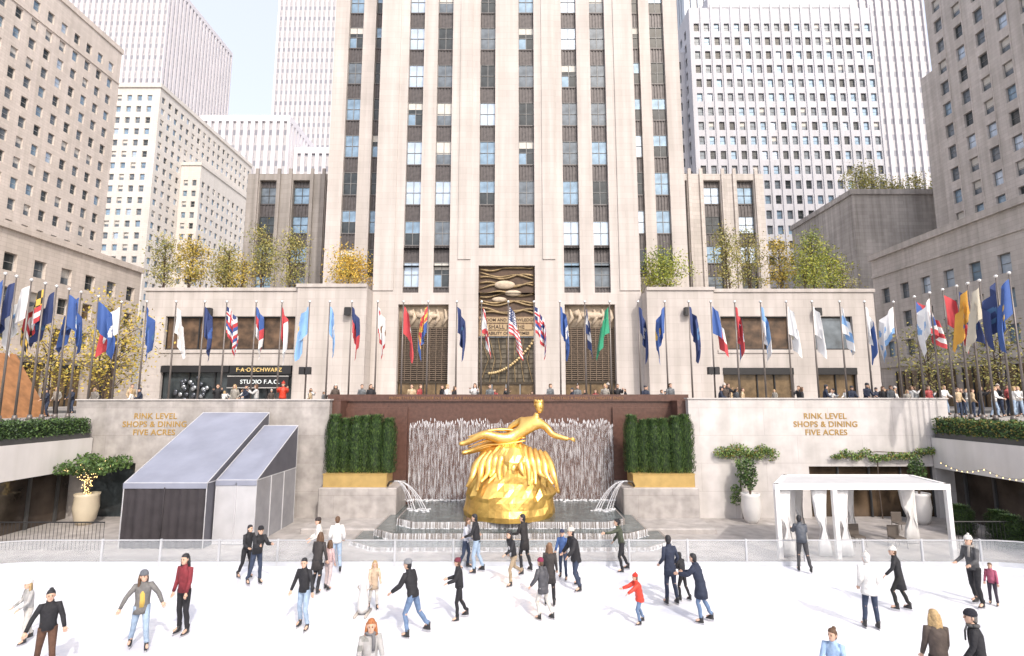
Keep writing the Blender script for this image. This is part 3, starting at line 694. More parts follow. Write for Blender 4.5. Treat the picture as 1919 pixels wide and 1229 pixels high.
def tower(name,label,loc,mt,build,cat='building',choose=pick([1,3,3,2,0,2]),nx=1,ny=2,dark=False,**k):
    B=top(name,loc,label,cat); b=M(); ws=build(b); part('wall',b,[mt],B); addwins(B,ws,choose,nx,ny,dark,**k); return B
def bA(b):
    w=facade(b,(-76,30),pi/2,64,PZ,72,grid(1.4,64,1.15,2.6),grid(24,70,1.75,3.3),.3)
    block(b,-110,-76,30,94,PZ,72,'fbt'); b.box(-76.5,30,72,-75.8,94.2,73)
    for z in (27.,66.): b.box(-76,30,z-.35,-75.85,94,z-.1)
    return w
tower('office_building','warm limestone office block with rows of square windows',(-90,60,PZ),warm,bA,choose=pick([.5,3,4,2,0,2]))
def bK(b):
    w=facade(b,(-50,25),pi/2,44,PZ,22.3,grid(2,43.5,1.4,3.3),[(11.4,13.2),(14.8,16.6),(18.2,20.)],.4)
    block(b,-75,-50,25,69,PZ,22.3,'fbt'); b.box(-50.5,25,22.3,-49.7,69.2,23); b.box(-50,25,9.9,-49.7,69,10.5)
    return w
KL=tower('street_building','low warm limestone building with shopfronts beside the square',(-60,47,PZ),warm,bK,choose=pick([0,3,3,1,1,1]))
for i in range(8):
    b=M(); y=27+5.*i; b.box(-49.98,y,PZ,-49.8,y+3.4,9.,0); b.box(-49.8,y-.1,8.9,-49.5,y+3.5,9.3,1); b.box(-49.8,y+1.6,PZ,-49.7,y+1.75,8.9,1)
    part('shopfront',b,[GL[4],black],KL)
def bB(b):
    w=facade(b,(-101,140),pi/2,53,PZ,94,grid(1,53,1.4,2.9),grid(22,92,1.8,3.4),.35)
    w+=facade(b,(-152,140),0,51,PZ,94,grid(1,50,1.4,2.9),grid(22,92,1.8,3.4),.35)
    w+=facade(b,(-95,152),pi/2,40,PZ,76,grid(1,40,1.4,2.9),grid(22,74,1.8,3.4),.35)
    w+=facade(b,(-100.99,152),0,5.99,PZ,76,[(1,2.3),(3.6,4.9)],grid(22,74,1.8,3.4),.35)
    block(b,-100.99,-95,152,192,PZ,76,'bt'); b.box(-101,151.7,76,-94.7,192,77)
    block(b,-152,-101,140,193,PZ,94,'bt'); b.box(-152,139.6,94,-100.6,193,95.2); return w
tower('office_building','pale sunlit limestone office tower with punched windows',(-125,165,PZ),pale,bB,choose=pick([2,1,5,3,0,3]))
def strips(b,p0,rot,W,z0,z1,w,step): return facade(b,p0,rot,W,z0,z1,grid(step-w,W,w,step),[(z0+.5,z1-3)],.8)
def stripmat():
    m=bpy.data.materials.new('banded_glass'); m.use_nodes=True; N=m.node_tree.nodes; L=m.node_tree.links; p=N['Principled BSDF']
    tc=N.new('ShaderNodeTexCoord'); br=N.new('ShaderNodeTexBrick'); sx=N.new('ShaderNodeSeparateXYZ'); cb=N.new('ShaderNodeCombineXYZ')
    L.new(tc.outputs['Object'],sx.inputs[0]); L.new(sx.outputs[0],cb.inputs[0]); L.new(sx.outputs[2],cb.inputs[1]); L.new(cb.outputs[0],br.inputs['Vector'])
    br.inputs['Scale'].default_value=1; br.inputs['Brick Width'].default_value=50; br.inputs['Row Height'].default_value=3.8; br.inputs['Mortar Size'].default_value=.6
    br.inputs['Color1'].default_value=(.23,.235,.27,1); br.inputs['Color2'].default_value=(.31,.32,.36,1); br.inputs['Mortar'].default_value=(.45,.44,.45,1)
    L.new(br.outputs['Color'],p.inputs['Base Color']); p.inputs['Roughness'].default_value=.35; return m
SM=stripmat()
def addstrips(B,ws):
    cache={}
    for w in ws:
        k=(round(w[4],2),round(w[5],2))
        if k not in cache:
            b=M(); b.quad((-w[4]/2,0,0),(w[4]/2,0,0),(w[4]/2,0,w[5]),(-w[4]/2,0,w[5])); cache[k]=mkmesh('window_strip',b,[SM])
        link('window_strip',cache[k],B,Vector(w[:3])-B.location,w[3])
def ptower(x0,x1,y0,y1,z1,w,step,faces,label,mt=whitet):
    B=top('skyscraper',((x0+x1)/2,(y0+y1)/2,PZ),label,'skyscraper'); b=M(); ws=[]
    ws+=strips(b,(x0,y0),0,x1-x0,PZ,z1,w,step)
    if 'r' in faces: ws+=strips(b,(x1,y0),pi/2,y1-y0,PZ,z1,w,step)
    if 'l' in faces: ws+=strips(b,(x0,y1),-pi/2,y1-y0,PZ,z1,w,step)
    block(b,x0,x1,y0,y1,PZ,z1,''.join(c for c in 'lrbt' if c not in faces))
    part('wall',b,[mt],B); addstrips(B,ws[:100]); return B
ptower(-300,-213,295,368,266,1.9,3.6,'r','tall pale tower with closely spaced vertical stone fins')
ptower(-157,-92,320,360,330,1.8,3.2,'r','very tall white tower with thin vertical fins')
ptower(-146,-104,230,262,137,1.6,3.4,'r','mid-height pale building with vertical ribs and flat roof')
ptower(-104,-86,236,262,124,1.6,3.4,'r','lower stepped block with vertical ribs')
ptower(150,190,220,260,300,2.0,3.6,'l','tall white tower with a fine vertical grid')
ptower(76,96,210,240,290,1.6,3.0,'l','distant pale glass and stone tower',mat('bluish_tower_stone',(.52,.57,.63),.5))
def bG(b):
    cs=grid(1.0,42.5,1.25,2.35)
    w=facade(b,(41.5,112),0,43,PZ,96.5,cs,grid(24,93,2.0,3.5),.35)
    w+=facade(b,(41.5,140),-pi/2,28,PZ,96.5,grid(1,27,1.3,2.9),grid(24,93,2.1,3.5),.35)
    block(b,41.5,84.5,112,140,PZ,96.5,'rbt')
    for a,c in cs: b.box(41.5+c+.3,111.8,PZ,41.5+c+.8,112,97.3)
    b.box(46,111.9,96.5,80,139,99.5)
    w+=facade(b,(38.5,116),0,2.95,PZ,88,[(.8,2.)],grid(24,86,2.,3.5),.35); block(b,38.5,41.45,116,136,PZ,88,'lt')
    w+=facade(b,(84.55,116),0,2.95,PZ,90,[(.8,2.)],grid(24,86,2.,3.5),.35); block(b,84.55,87.5,116,136,PZ,90,'rt')
    return w
tower('office_building','large pale grey limestone slab tower with vertical piers and window rows',(63,126,PZ),mat('slab_stone',(.54,.54,.58),.8,var=.06,scale=.1,streak=.1),bG,choose=pick([.4,3,5,3.5,0,.6]),dark='g')
def bJ(b):
    w=facade(b,(65,75),-pi/2,60,PZ,72,grid(1.2,60,1.45,3.2),grid(27,71,2.0,3.4),.35)
    block(b,65,100,15,75,PZ,72,'fbt')
    b.box(65.2,75,PZ,85,77.5,56)
    for i in range(18): b.box(64.9,75-1.2-1.45-3.2*i-.2,27,65,75-1.2-1.45-3.2*i-.05,72)
    return w
tower('office_building','shaded grey limestone tower with sash windows',(80,45,PZ),greyst,bJ,choose=pick([2,2,3,3,0,3]),dark='g')
def bK2(b):
    w=facade(b,(50,71),-pi/2,50,PZ,24.5,grid(1.5,49,1.45,3.4),[(11,13.),(14.6,16.6),(18.2,20.2)],.4)
    block(b,50,64.9,21,71,PZ,24.5,'fbt'); b.box(49.7,21,24.5,50.6,71.2,25.3); b.box(49.75,21,9.6,50,71,10.1); b.box(49.85,21,22.,50,71,22.3)
    return w
K2=tower('street_building','low grey limestone building lining the square with sash windows',(57,46,PZ),greyst,bK2,choose=pick([2,2,3,3,0,3]),dark='g')
for i in range(9):
    b=M(); y=24+5*i; b.box(49.6,y,PZ,49.9,y+3.6,9.,0)
    for k in range(4): b.box(49.5,y+1.2*k-.06,PZ,49.6,y+1.2*k+.06,9,1)
    part('shopfront',b,[GL[4],black],K2)
def bL(b):
    block(b,57,84,84,103,PZ,39.4,'lrbt'); facade(b,(57,84),0,27,PZ,39.4,[],[],.3); b.box(56.7,83.7,39.4,84.2,103.2,40.3)
    return facade(b,(56.95,103),-pi/2,19,30,34,[(8,9),(9.4,10.4),(10.8,11.8)],[(30.5,33.5)],.5)
tower('building','blank weathered masonry block with a rooftop garden',(70,93,PZ),mat('masonry_block',(.52,.485,.46),.85,var=.2,scale=.15,brick=(1.5,.6,.02,.14),streak=.3),bL)

# ------------------------------------------------------------------ ground
b=M(); Z=PZ
for x0,y0,x1,y1 in [(-1600,-1600,-21,3000),(21,-1600,1600,3000),(-21,-1600,21,1),(-21,27.35,21,3000),(-21,25.9,-9.2,27.35),(8.9,25.9,21,27.35)]:
    b.quad((x0,y0,Z),(x1,y0,Z),(x1,y1,Z),(x0,y1,Z))
struct('plaza_pavement',b,[pave])
b=M(); b.quad((-49,33.5,PZ+.004),(49,33.5,PZ+.004),(49,41,PZ+.004),(-49,41,PZ+.004)); struct('road',b,[mat('asphalt',(.06,.06,.06),.85,var=.2,scale=3)])
b=M(); b.quad((-26,.5,-.03),(26,.5,-.03),(26,28,-.03),(-26,28,-.03)); struct('court_floor',b,[granite])
RY0,RY1=1.6,18.7
def rl():
    pts=[(-16,RY1),(16,RY1)]
    for i in range(1,13):
        a=radians(90-90*i/12); pts.append((16+4*cos(a),RY1-5+5*sin(a)))
    pts.append((20,RY0)); pts.append((-20,RY0))
    for i in range(0,12):
        a=radians(180-90*i/12); pts.append((-16+4*cos(a),RY1-5+5*sin(a)))
    return pts
RL=rl()
im=bpy.data.materials.new('ice'); im.use_nodes=True; N=im.node_tree.nodes; L=im.node_tree.links; p=N['Principled BSDF']
tc=N.new('ShaderNodeTexCoord'); n1=N.new('ShaderNodeTexNoise'); n1.inputs['Scale'].default_value=.45; n1.inputs['Detail'].default_value=7; n1.inputs['Distortion'].default_value=1.5
L.new(tc.outputs['Object'],n1.inputs['Vector']); r=N.new('ShaderNodeValToRGB'); r.color_ramp.elements[0].color=(.66,.68,.75,1); r.color_ramp.elements[1].color=(.86,.86,.88,1)
r.color_ramp.elements[0].position=.3; r.color_ramp.elements[1].position=.62; L.new(n1.outputs['Fac'],r.inputs['Fac'])
mp=N.new('ShaderNodeMapping'); mp.inputs['Scale'].default_value=(.5,3.,1); mp.inputs['Rotation'].default_value=(0,0,.25); L.new(tc.outputs['Object'],mp.inputs['Vector'])
n3=N.new('ShaderNodeTexNoise'); n3.inputs['Scale'].default_value=5; n3.inputs['Detail'].default_value=8; n3.inputs['Distortion'].default_value=3; L.new(mp.outputs[0],n3.inputs['Vector'])
r3=N.new('ShaderNodeValToRGB'); r3.color_ramp.elements[0].position=.42; r3.color_ramp.elements[1].position=.55; r3.color_ramp.elements[0].color=(.91,.92,.95,1); r3.color_ramp.elements[1].color=(1,1,1,1); L.new(n3.outputs['Fac'],r3.inputs['Fac'])
mx=N.new('ShaderNodeMix'); mx.data_type='RGBA'; mx.blend_type='MULTIPLY'; mx.inputs[0].default_value=1; L.new(r.outputs[0],mx.inputs[6]); L.new(r3.outputs[0],mx.inputs[7]); L.new(mx.outputs[2],p.inputs['Base Color'])
mr=N.new('ShaderNodeMapRange'); mr.inputs[1].default_value=.35; mr.inputs[2].default_value=.65; mr.inputs[3].default_value=.1; mr.inputs[4].default_value=.35; L.new(n1.outputs['Fac'],mr.inputs[0]); L.new(mr.outputs[0],p.inputs['Roughness'])
bp=N.new('ShaderNodeBump'); bp.inputs['Strength'].default_value=.12; bp.inputs['Distance'].default_value=.02; L.new(n3.outputs['Fac'],bp.inputs['Height']); L.new(bp.outputs[0],p.inputs['Normal'])
b=M(); b.add([(x,y,.012) for x,y in RL],[tuple(range(len(RL)-1,-1,-1))]); 
struct('ice_sheet',b,[im])
b=M()
b.box(-22,19.1,-.02,22,27.2,.08); struct('terrace',b,[granite])
# ------------------------------------------------------------------ rink boards
glassb=mat('barrier_glass',(.62,.66,.70),.04,.0,.05,1,alpha=.17)
rail=mat('pale_rail',(.52,.53,.55),.35,.3)
bd=top('rink_barrier',(0,19,0),'clear glass rink barrier with pale metal posts and kick board','fence')
left=[q for q in RL[15:]]
pathp=[(-20,4)]+[q for q in left if q[1]>6]+[(-16,RY1),(16,RY1)]+[q for q in RL[2:14]]+[(20,4)]
pp=[pathp[0]]
for q in pathp[1:]:
    if (Vector(q)-Vector(pp[-1])).length>.05: pp.append(q)
g=M(); kb=M(); rr=M(); posts=[]
acc=0
for (xa,ya),(xb,yb) in zip(pp[:-1],pp[1:]):
    Ln=sqrt((xb-xa)**2+(yb-ya)**2); n=max(1,round(Ln/2.05))
    for i in range(n):
        x0=xa+(xb-xa)*i/n; y0=ya+(yb-ya)*i/n; x1=xa+(xb-xa)*(i+1)/n; y1=ya+(yb-ya)*(i+1)/n
        tx,ty=(x1-x0),(y1-y0); l=sqrt(tx*tx+ty*ty); nx_,ny_=-ty/l,tx/l
        if acc<=0: posts.append((x0,y0)); acc=1.7
        acc-=l
        def wall(bb,z0,z1,t):
            a=(x0+nx_*t,y0+ny_*t); c=(x1+nx_*t,y1+ny_*t); d=(x0-nx_*t,y0-ny_*t); e=(x1-nx_*t,y1-ny_*t)
            bb.add([(*d,z0),(*e,z0),(*c,z0),(*a,z0),(*d,z1),(*e,z1),(*c,z1),(*a,z1)],[(0,1,5,4),(2,3,7,6),(4,5,6,7),(0,3,2,1)])
        wall(g,.16,.84,.006); wall(kb,.0,.16,.03); wall(rr,.84,.875,.025)
part('glass_panel',g,[glassb],bd); part('kick_board',kb,[mat('kick_board',(.50,.52,.56),.35)],bd); part('top_rail',rr,[rail],bd)
for x,y in posts:
    b=M(); b.cbox(x-.035,y-.035,0,x+.035,y+.035,.9,.01); part('post',b,[rail],bd)

# ------------------------------------------------------------------ sunken court walls
cop=mat('coping_stone',(.50,.47,.45),.6,var=.1)
W1=top('court_wall',(-15,25.7,0),'grey granite retaining wall with brass lettering and a dark doorway','wall','retaining walls of the sunken rink')
b=M(); facade(b,(-21,25.5),0,12.2,0,5.56,[(.7,3.1)],[(0,2.6)],.35); block(b,-21,-8.8,25.5,25.88,0,5.56,'rbt'); b.box(-21.05,25.44,5.56,-8.75,25.94,5.62,1)
b.quad((-21,25.85,0),(-17,25.85,0),(-17,25.85,2.6),(-21,25.85,2.6),2)
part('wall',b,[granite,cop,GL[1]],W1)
W2=top('court_wall',(15,25.7,0),'sunlit-toned granite retaining wall with brass lettering and dark glazed openings','wall','retaining walls of the sunken rink')
gran_sunlit=mat('sunlit_granite',(.57,.54,.53),.6,var=.14,scale=1.6,bump=.1,bscale=40,brick=(3.1,1.3,.010,.04),streak=.14)  # lighter copy of the wall granite, sunlight put into its colour
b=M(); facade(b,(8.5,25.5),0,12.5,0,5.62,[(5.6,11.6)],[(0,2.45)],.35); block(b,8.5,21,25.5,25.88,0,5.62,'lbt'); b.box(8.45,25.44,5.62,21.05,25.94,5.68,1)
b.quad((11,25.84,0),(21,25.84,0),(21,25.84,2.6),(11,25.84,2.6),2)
part('wall',b,[gran_sunlit,cop,mat('restaurant_interior',(.08,.055,.035),.2,.0,.9,.9)],W2)
for i in range(5):
    b=M(); x=14.1+1.5*i; b.box(x-.03,25.7,0.08,x+.03,25.8,2.45); part('mullion',b,[frd],W2)
for P_,cx in ((W1,-17.15),(W2,15.05)):
    for i,t in enumerate(('RINK LEVEL','SHOPS & DINING','FIVE ACRES')): text(t,.375,(cx,25.488,4.80-.385*i),goldt,P_,off=.006,ext=.008,sp=1.08)
W3=top('fountain_wall',(-.3,27,0),'polished dark red granite wall behind the fountain','wall')
b=M(); b.box(-9.3,27,0,8.9,27.35,5.5); b.box(-9.4,26.9,5.5,9.0,27.4,5.85); b.box(-8.8,25.9,0,-8.4,27,5.55); b.box(8.1,25.9,0,8.5,27,5.55)
b.box(-8.4,26.85,0,-5.3,27,5.2); b.box(5.1,26.85,0,8.1,27,5.2)
part('wall',b,[redgr],W3)
text('PROMETHEUS TEACHER IN EVERY ART BROUGHT THE FIRE THAT HATH PROVED TO MORTALS A MEANS TO MIGHTY ENDS',.2,(-.3,26.89,5.66),mat('engraved_brass',(.30,.16,.07),.5,.3),W3,ext=.01,off=.0)
for sgn,xa,xb in ((-1,-8.8,-5.25),(1,5.05,8.5)):
    b=M(); b.cbox(xa,24.5,0,xb,26.8,1.62,.04); b.cbox(xa+ (0 if sgn<0 else -.5),22.6,0,xb+(.5 if sgn<0 else 0),24.5,.3,.04)
    solo('granite_plinth',b,[granite],((xa+xb)/2,25,0),'plain grey granite plinth beside the fountain basin','plinth','plinths flanking the fountain')
    b=M(); xa2,xb2=(xa+.12,xb-.5) if sgn<0 else (xa+.5,xb-.1)
    b.cbox(xa2,24.7,1.622,xb2,25.9,2.18,.02); b.box(xa2-.02,24.68,2.18,xb2+.02,25.92,2.22)
    solo('planter_box',b,[mat('brass_planter',(.58,.40,.15),.4,.5,.12,3)],((xa2+xb2)/2,25.3,1.622),'rectangular brass planter box holding evergreens','planter','brass planters beside the fountain')
GREEN=[mat('leaf_dark',(.022,.045,.016),.6,var=.3,scale=4),mat('leaf_mid',(.05,.10,.028),.6,var=.3,scale=4),mat('leaf_light',(.10,.17,.04),.6,var=.3,scale=4)]
bark=mat('bark',(.09,.065,.05),.9,var=.3,scale=8,bump=.6,bscale=20)
def evergreen():
    b=M(); Hh=2.5; 
    b.lathe((0,0,0),[(.22,0),(.27,.2),(.27,1.9),(.24,2.2),(.15,2.35),(.01,2.42)],9,0)
    for i in range(3800):
        z=R.random()**.85*Hh; t=R.random()*2*pi; r=.36*(1-(z/Hh)**14)*(.76+.36*R.random()+.08*sin(3*t+z*4))+.03
        if R.random()<.12: z=Hh*R.uniform(.93,1.04); r=.3*sqrt(R.random())
        a=Vector((cos(t)*r,sin(t)*r,z)); d=Vector((cos(t)*.45+R.gauss(0,.15),sin(t)*.45+R.gauss(0,.15),1)).normalized()*R.uniform(.05,.15); s_=Vector((-sin(t),cos(t),R.uniform(-.3,.3)))*R.uniform(.012,.03)
        b.add([a-s_,a+s_,a+d],[(0,1,2)],R.choice([0,1,1,2]))
    return b
eme=mkmesh('foliage',evergreen(),GREEN)
tr=M(); tr.tube([(0,0,-.05),(0,0,.5)],.04,6); tme=mkmesh('trunk',tr,[bark])
for cx in (-7.15,6.98):
    for i in range(6):
        x=cx-1.25+.5*i+R.uniform(-.05,.05); o=top('evergreen_shrub',(x,25.3+R.uniform(-.1,.1),2.2),'dense columnar evergreen growing in a brass planter','shrub','evergreens in the brass planters')
        f=link('foliage',eme,o,(0,0,0),R.random()*6); f.scale=(R.uniform(.98,1.15),1,R.uniform(.92,1.03)); link('trunk',tme,o)
stone2=mat('basin_granite',(.24,.215,.20),.4,var=.25,scale=3,bump=.1)
ws_=mat('water_surface',(.10,.12,.12),.08,.0,.4,2,.5,3.); foam=mat('white_water',(.78,.79,.82),.4,alpha=.6,var=.1); foam2=mat('thin_water',(.62,.62,.64),.3,alpha=.3,var=.1)
# film of falling water: streaky, semi-transparent
vm=bpy.data.materials.new('water_film'); vm.use_nodes=True; N=vm.node_tree.nodes; L=vm.node_tree.links; p=N['Principled BSDF']; p.inputs['Base Color'].default_value=(.74,.75,.78,1); p.inputs['Roughness'].default_value=.35
tc=N.new('ShaderNodeTexCoord'); mp=N.new('ShaderNodeMapping'); mp.inputs['Scale'].default_value=(9,1,.9); L.new(tc.outputs['Object'],mp.inputs['Vector'])
nz=N.new('ShaderNodeTexNoise'); nz.inputs['Scale'].default_value=1.6; nz.inputs['Detail'].default_value=8; nz.inputs['Roughness'].default_value=.7; L.new(mp.outputs[0],nz.inputs['Vector'])
mr=N.new('ShaderNodeMapRange'); mr.inputs[1].default_value=.44; mr.inputs[2].default_value=.68; mr.inputs[3].default_value=.04; mr.inputs[4].default_value=.72; L.new(nz.outputs['Fac'],mr.inputs[0]); L.new(mr.outputs[0],p.inputs['Alpha'])
bs=top('fountain_basin',(0,23,0),'tiered dark granite fountain basin with water spilling over its steps','fountain')
def poly(hw_,yf,yb,z0,z1,cut,cx=-.05):
    p_=[(cx-hw_+cut,yf),(cx+hw_-cut,yf),(cx+hw_,yf+cut*.8),(cx+hw_,yb),(cx-hw_,yb),(cx-hw_,yf+cut*.8)]
    return p_,z0,z1
tiers=[poly(6.2,20.2,26.8,.081,.2,1.1),poly(5.5,21.2,26.8,.2,.45,.9),poly(4.75,22.0,26.8,.45,.7,.8)]
for p_,z0,z1 in tiers:
    b=M(); n=len(p_); b.add([(x,y,z0) for x,y in p_]+[(x,y,z1) for x,y in p_],[(i,(i+1)%n,n+(i+1)%n,n+i) for i in range(n)]+[tuple(range(n,2*n))]); part('basin_tier',b,[stone2],bs)
wo=M()
for p_,z0,z1 in tiers:
    cxm=sum(x for x,y in p_)/6; cym=23.8
    wo.add([(cxm+(x-cxm)*.985,cym+(y-cym)*.985,z1+.006) for x,y in p_],[tuple(range(6))])
o=part('water',wo,[ws_],bs)
b=M(); nq=60; vs=[];fs=[]
for i in range(nq+1):
    x=-5.15+10.2*i/nq; zt=4.45+.12*sin(i*1.7)+.08*sin(i*3.1)-.4*max(0,abs(x+.05)-4.7)
    vs+=[(x,26.62+.05*sin(i*2.1),.71),(x,26.68+.03*sin(i*1.3),zt)]
for i in range(nq): fs.append((2*i,2*i+2,2*i+3,2*i+1))
b.add(vs,fs); part('water_veil',b,[vm],bs,True)
b=M()
for p_,z0,z1 in tiers:
    edges=[(p_[5],p_[0]),(p_[0],p_[1]),(p_[1],p_[2])]
    for (xa,ya),(xb,yb) in edges:
        Ln=sqrt((xb-xa)**2+(yb-ya)**2); n=int(Ln/.04)
        for i in range(n):
            if R.random()<.2: continue
            t=(i+R.random())/n; x=xa+(xb-xa)*t; y=ya+(yb-ya)*t; w=R.uniform(.008,.025); h0=z1+.01; h1=z0+.0
            o1=.03+R.random()*.04; cyl=[(x-w,y-.01,h0),(x+w,y-.01,h0),(x+w*.7,y-o1,(h0+h1)/2),(x-w*.7,y-o1,(h0+h1)/2),(x+w*.9,y-o1*1.4,h1+.01),(x-w*.9,y-o1*1.4,h1+.01)]
            b.add(cyl,[(0,1,2,3),(3,2,4,5)],0 if R.random()<.6 else 1)
            if R.random()<.5: b.ell((x,y-o1*1.8,h1+.015),(R.uniform(.02,.07),R.uniform(.02,.05),.02),6,4,0)
NJ=150
for k in range(NJ):
    x=-5.15+(k+R.random())/NJ*10.2
    if -.8<x<.7 and R.random()<.55: continue
    zt=4.5+R.uniform(-.2,.15)-.5*max(0,abs(x+.05)-4.7)-.25*(abs(x)<1.2); y0=26.5+R.uniform(-.12,.05); z=zt; xx=x
    b.ell((xx,y0,zt-.03),(.025,.02,.09),6,4,0)
    while z>.75:
        l=R.uniform(.04,.24); w=R.uniform(.005,.012)*(1+1.0*(z>zt-.7)+.7*(z<1.3))
        px=xx+R.gauss(0,.022); b.add([(px-w*.3,y0,z),(px+w,y0-.01,z-l*.35),(px,y0,z-l),(px-w,y0+.01,z-l*.5)],[(0,1,2,3)],R.choice([0,1]))
        z-=l+R.uniform(.03,.26)
    for q in range(2): b.ell((xx+R.gauss(0,.1),y0+R.gauss(-.1,.12),.73),(R.uniform(.02,.08),.05,R.uniform(.02,.06)),6,4,0)
for sgn in (-1,1):
    for k in range(6):
        x0=-.05+sgn*5.35; v=.8+.17*k; pts=[]
        for i in range(15):
            t=i/14; pts.append((x0-sgn*v*t,24.4-.4*t*(k%3)/2,1.9+.6*t-1.8*t*t))
        b.tube(pts,[.009+.012*i/14 for i in range(15)],5,0)
        for q in range(14):
            i=R.randint(5,14); a=pts[i]; b.ell((a[0]+R.gauss(0,.03),a[1]+R.gauss(0,.03),max(.72,a[2]+R.gauss(0,.04))),(.010,.010,.018),5,3,0)
        for q in range(5): b.ell((pts[-1][0]+R.gauss(0,.12),pts[-1][1]+R.gauss(0,.1),.72),(.07,.06,.03),6,4,0)
o=part('falling_water',b,[foam,foam2],bs); o['kind']='stuff'
for sgn in (-1,1):
    b=M(); b.tube([(-.05+sgn*5.6,24.45,1.7),(-.05+sgn*5.5,24.4,1.9),(-.05+sgn*5.3,24.4,1.95)],.05,8)
    part('spout',b,[bronze],bs)

# ------------------------------------------------------------------ side terraces
whw=mat('white_render',(.68,.65,.63),.7,var=.08,scale=.8,streak=.1)
autumn=mat('leaf_autumn',(.28,.22,.05),.6)
for sgn in (-1,1):
    X=sgn*20.0
    S=top('terrace_front',(X,15,0),'glazed restaurant front below a pale concrete fascia','building','restaurant fronts beside the rink')
    b=M(); xa,xb=sorted((X,X+sgn*1.0)); b.box(xa,3,2.4,xb,25.43,3.8); part('fascia',b,[whw],S)
    b=M(); gx=X+sgn*.9; b.box(min(gx,gx+sgn*.1),3,0,max(gx,gx+sgn*.1),25.4,2.4,0)
    for i in range(16): y=3+1.45*i; b.box(gx-.05-(.06 if sgn>0 else -.06),y-.05,0,gx+.05-(.06 if sgn>0 else -.06),y+.05,2.4,1)
    part('glazing',b,[mat('restaurant_glass',(.07,.055,.045),.06,.0,.8,.7),frd],S)
    b=M(); b.box(X+sgn*.96-.04,3,3.8,X+sgn*.96+.04,25.43,PZ); part('back_wall',b,[granite],S)
    for hseg in range(3):
        y0=25.3-6.4*hseg-6.2; y1=25.3-6.4*hseg
        H_=top('hedge',(X+sgn*.5,(y0+y1)/2,3.8),'clipped green hedge in a dark trough above the fascia','hedge','hedges along the terrace edge')
        b=M(); xa,xb=X+sgn*.5-.42,X+sgn*.5+.42; b.box(xa,y0,3.802,xb,y1,4.05); part('trough',b,[frd],H_)
        b=M(); b.box(xa+.08,y0+.05,4.0,xb-.08,y1-.05,4.62,0)
        for i in range(5200):
            f=R.random(); x=R.uniform(xa,xb); y=R.uniform(y0,y1); z=R.uniform(4.0,4.72)
            if f<.4: z=4.66+R.gauss(0,.05)+.04*sin(y*5)
            elif f<.8: x=(xa if sgn>0 else xb)+R.gauss(0,.05)
            else: y=y0+R.gauss(0,.04)
            b.leaf((x,y,z),R.uniform(.035,.06),R.choice([0,1,1,2]) if sgn<0 else R.choice([1,1,2,3]))
        part('foliage',b,GREEN+[autumn],H_)

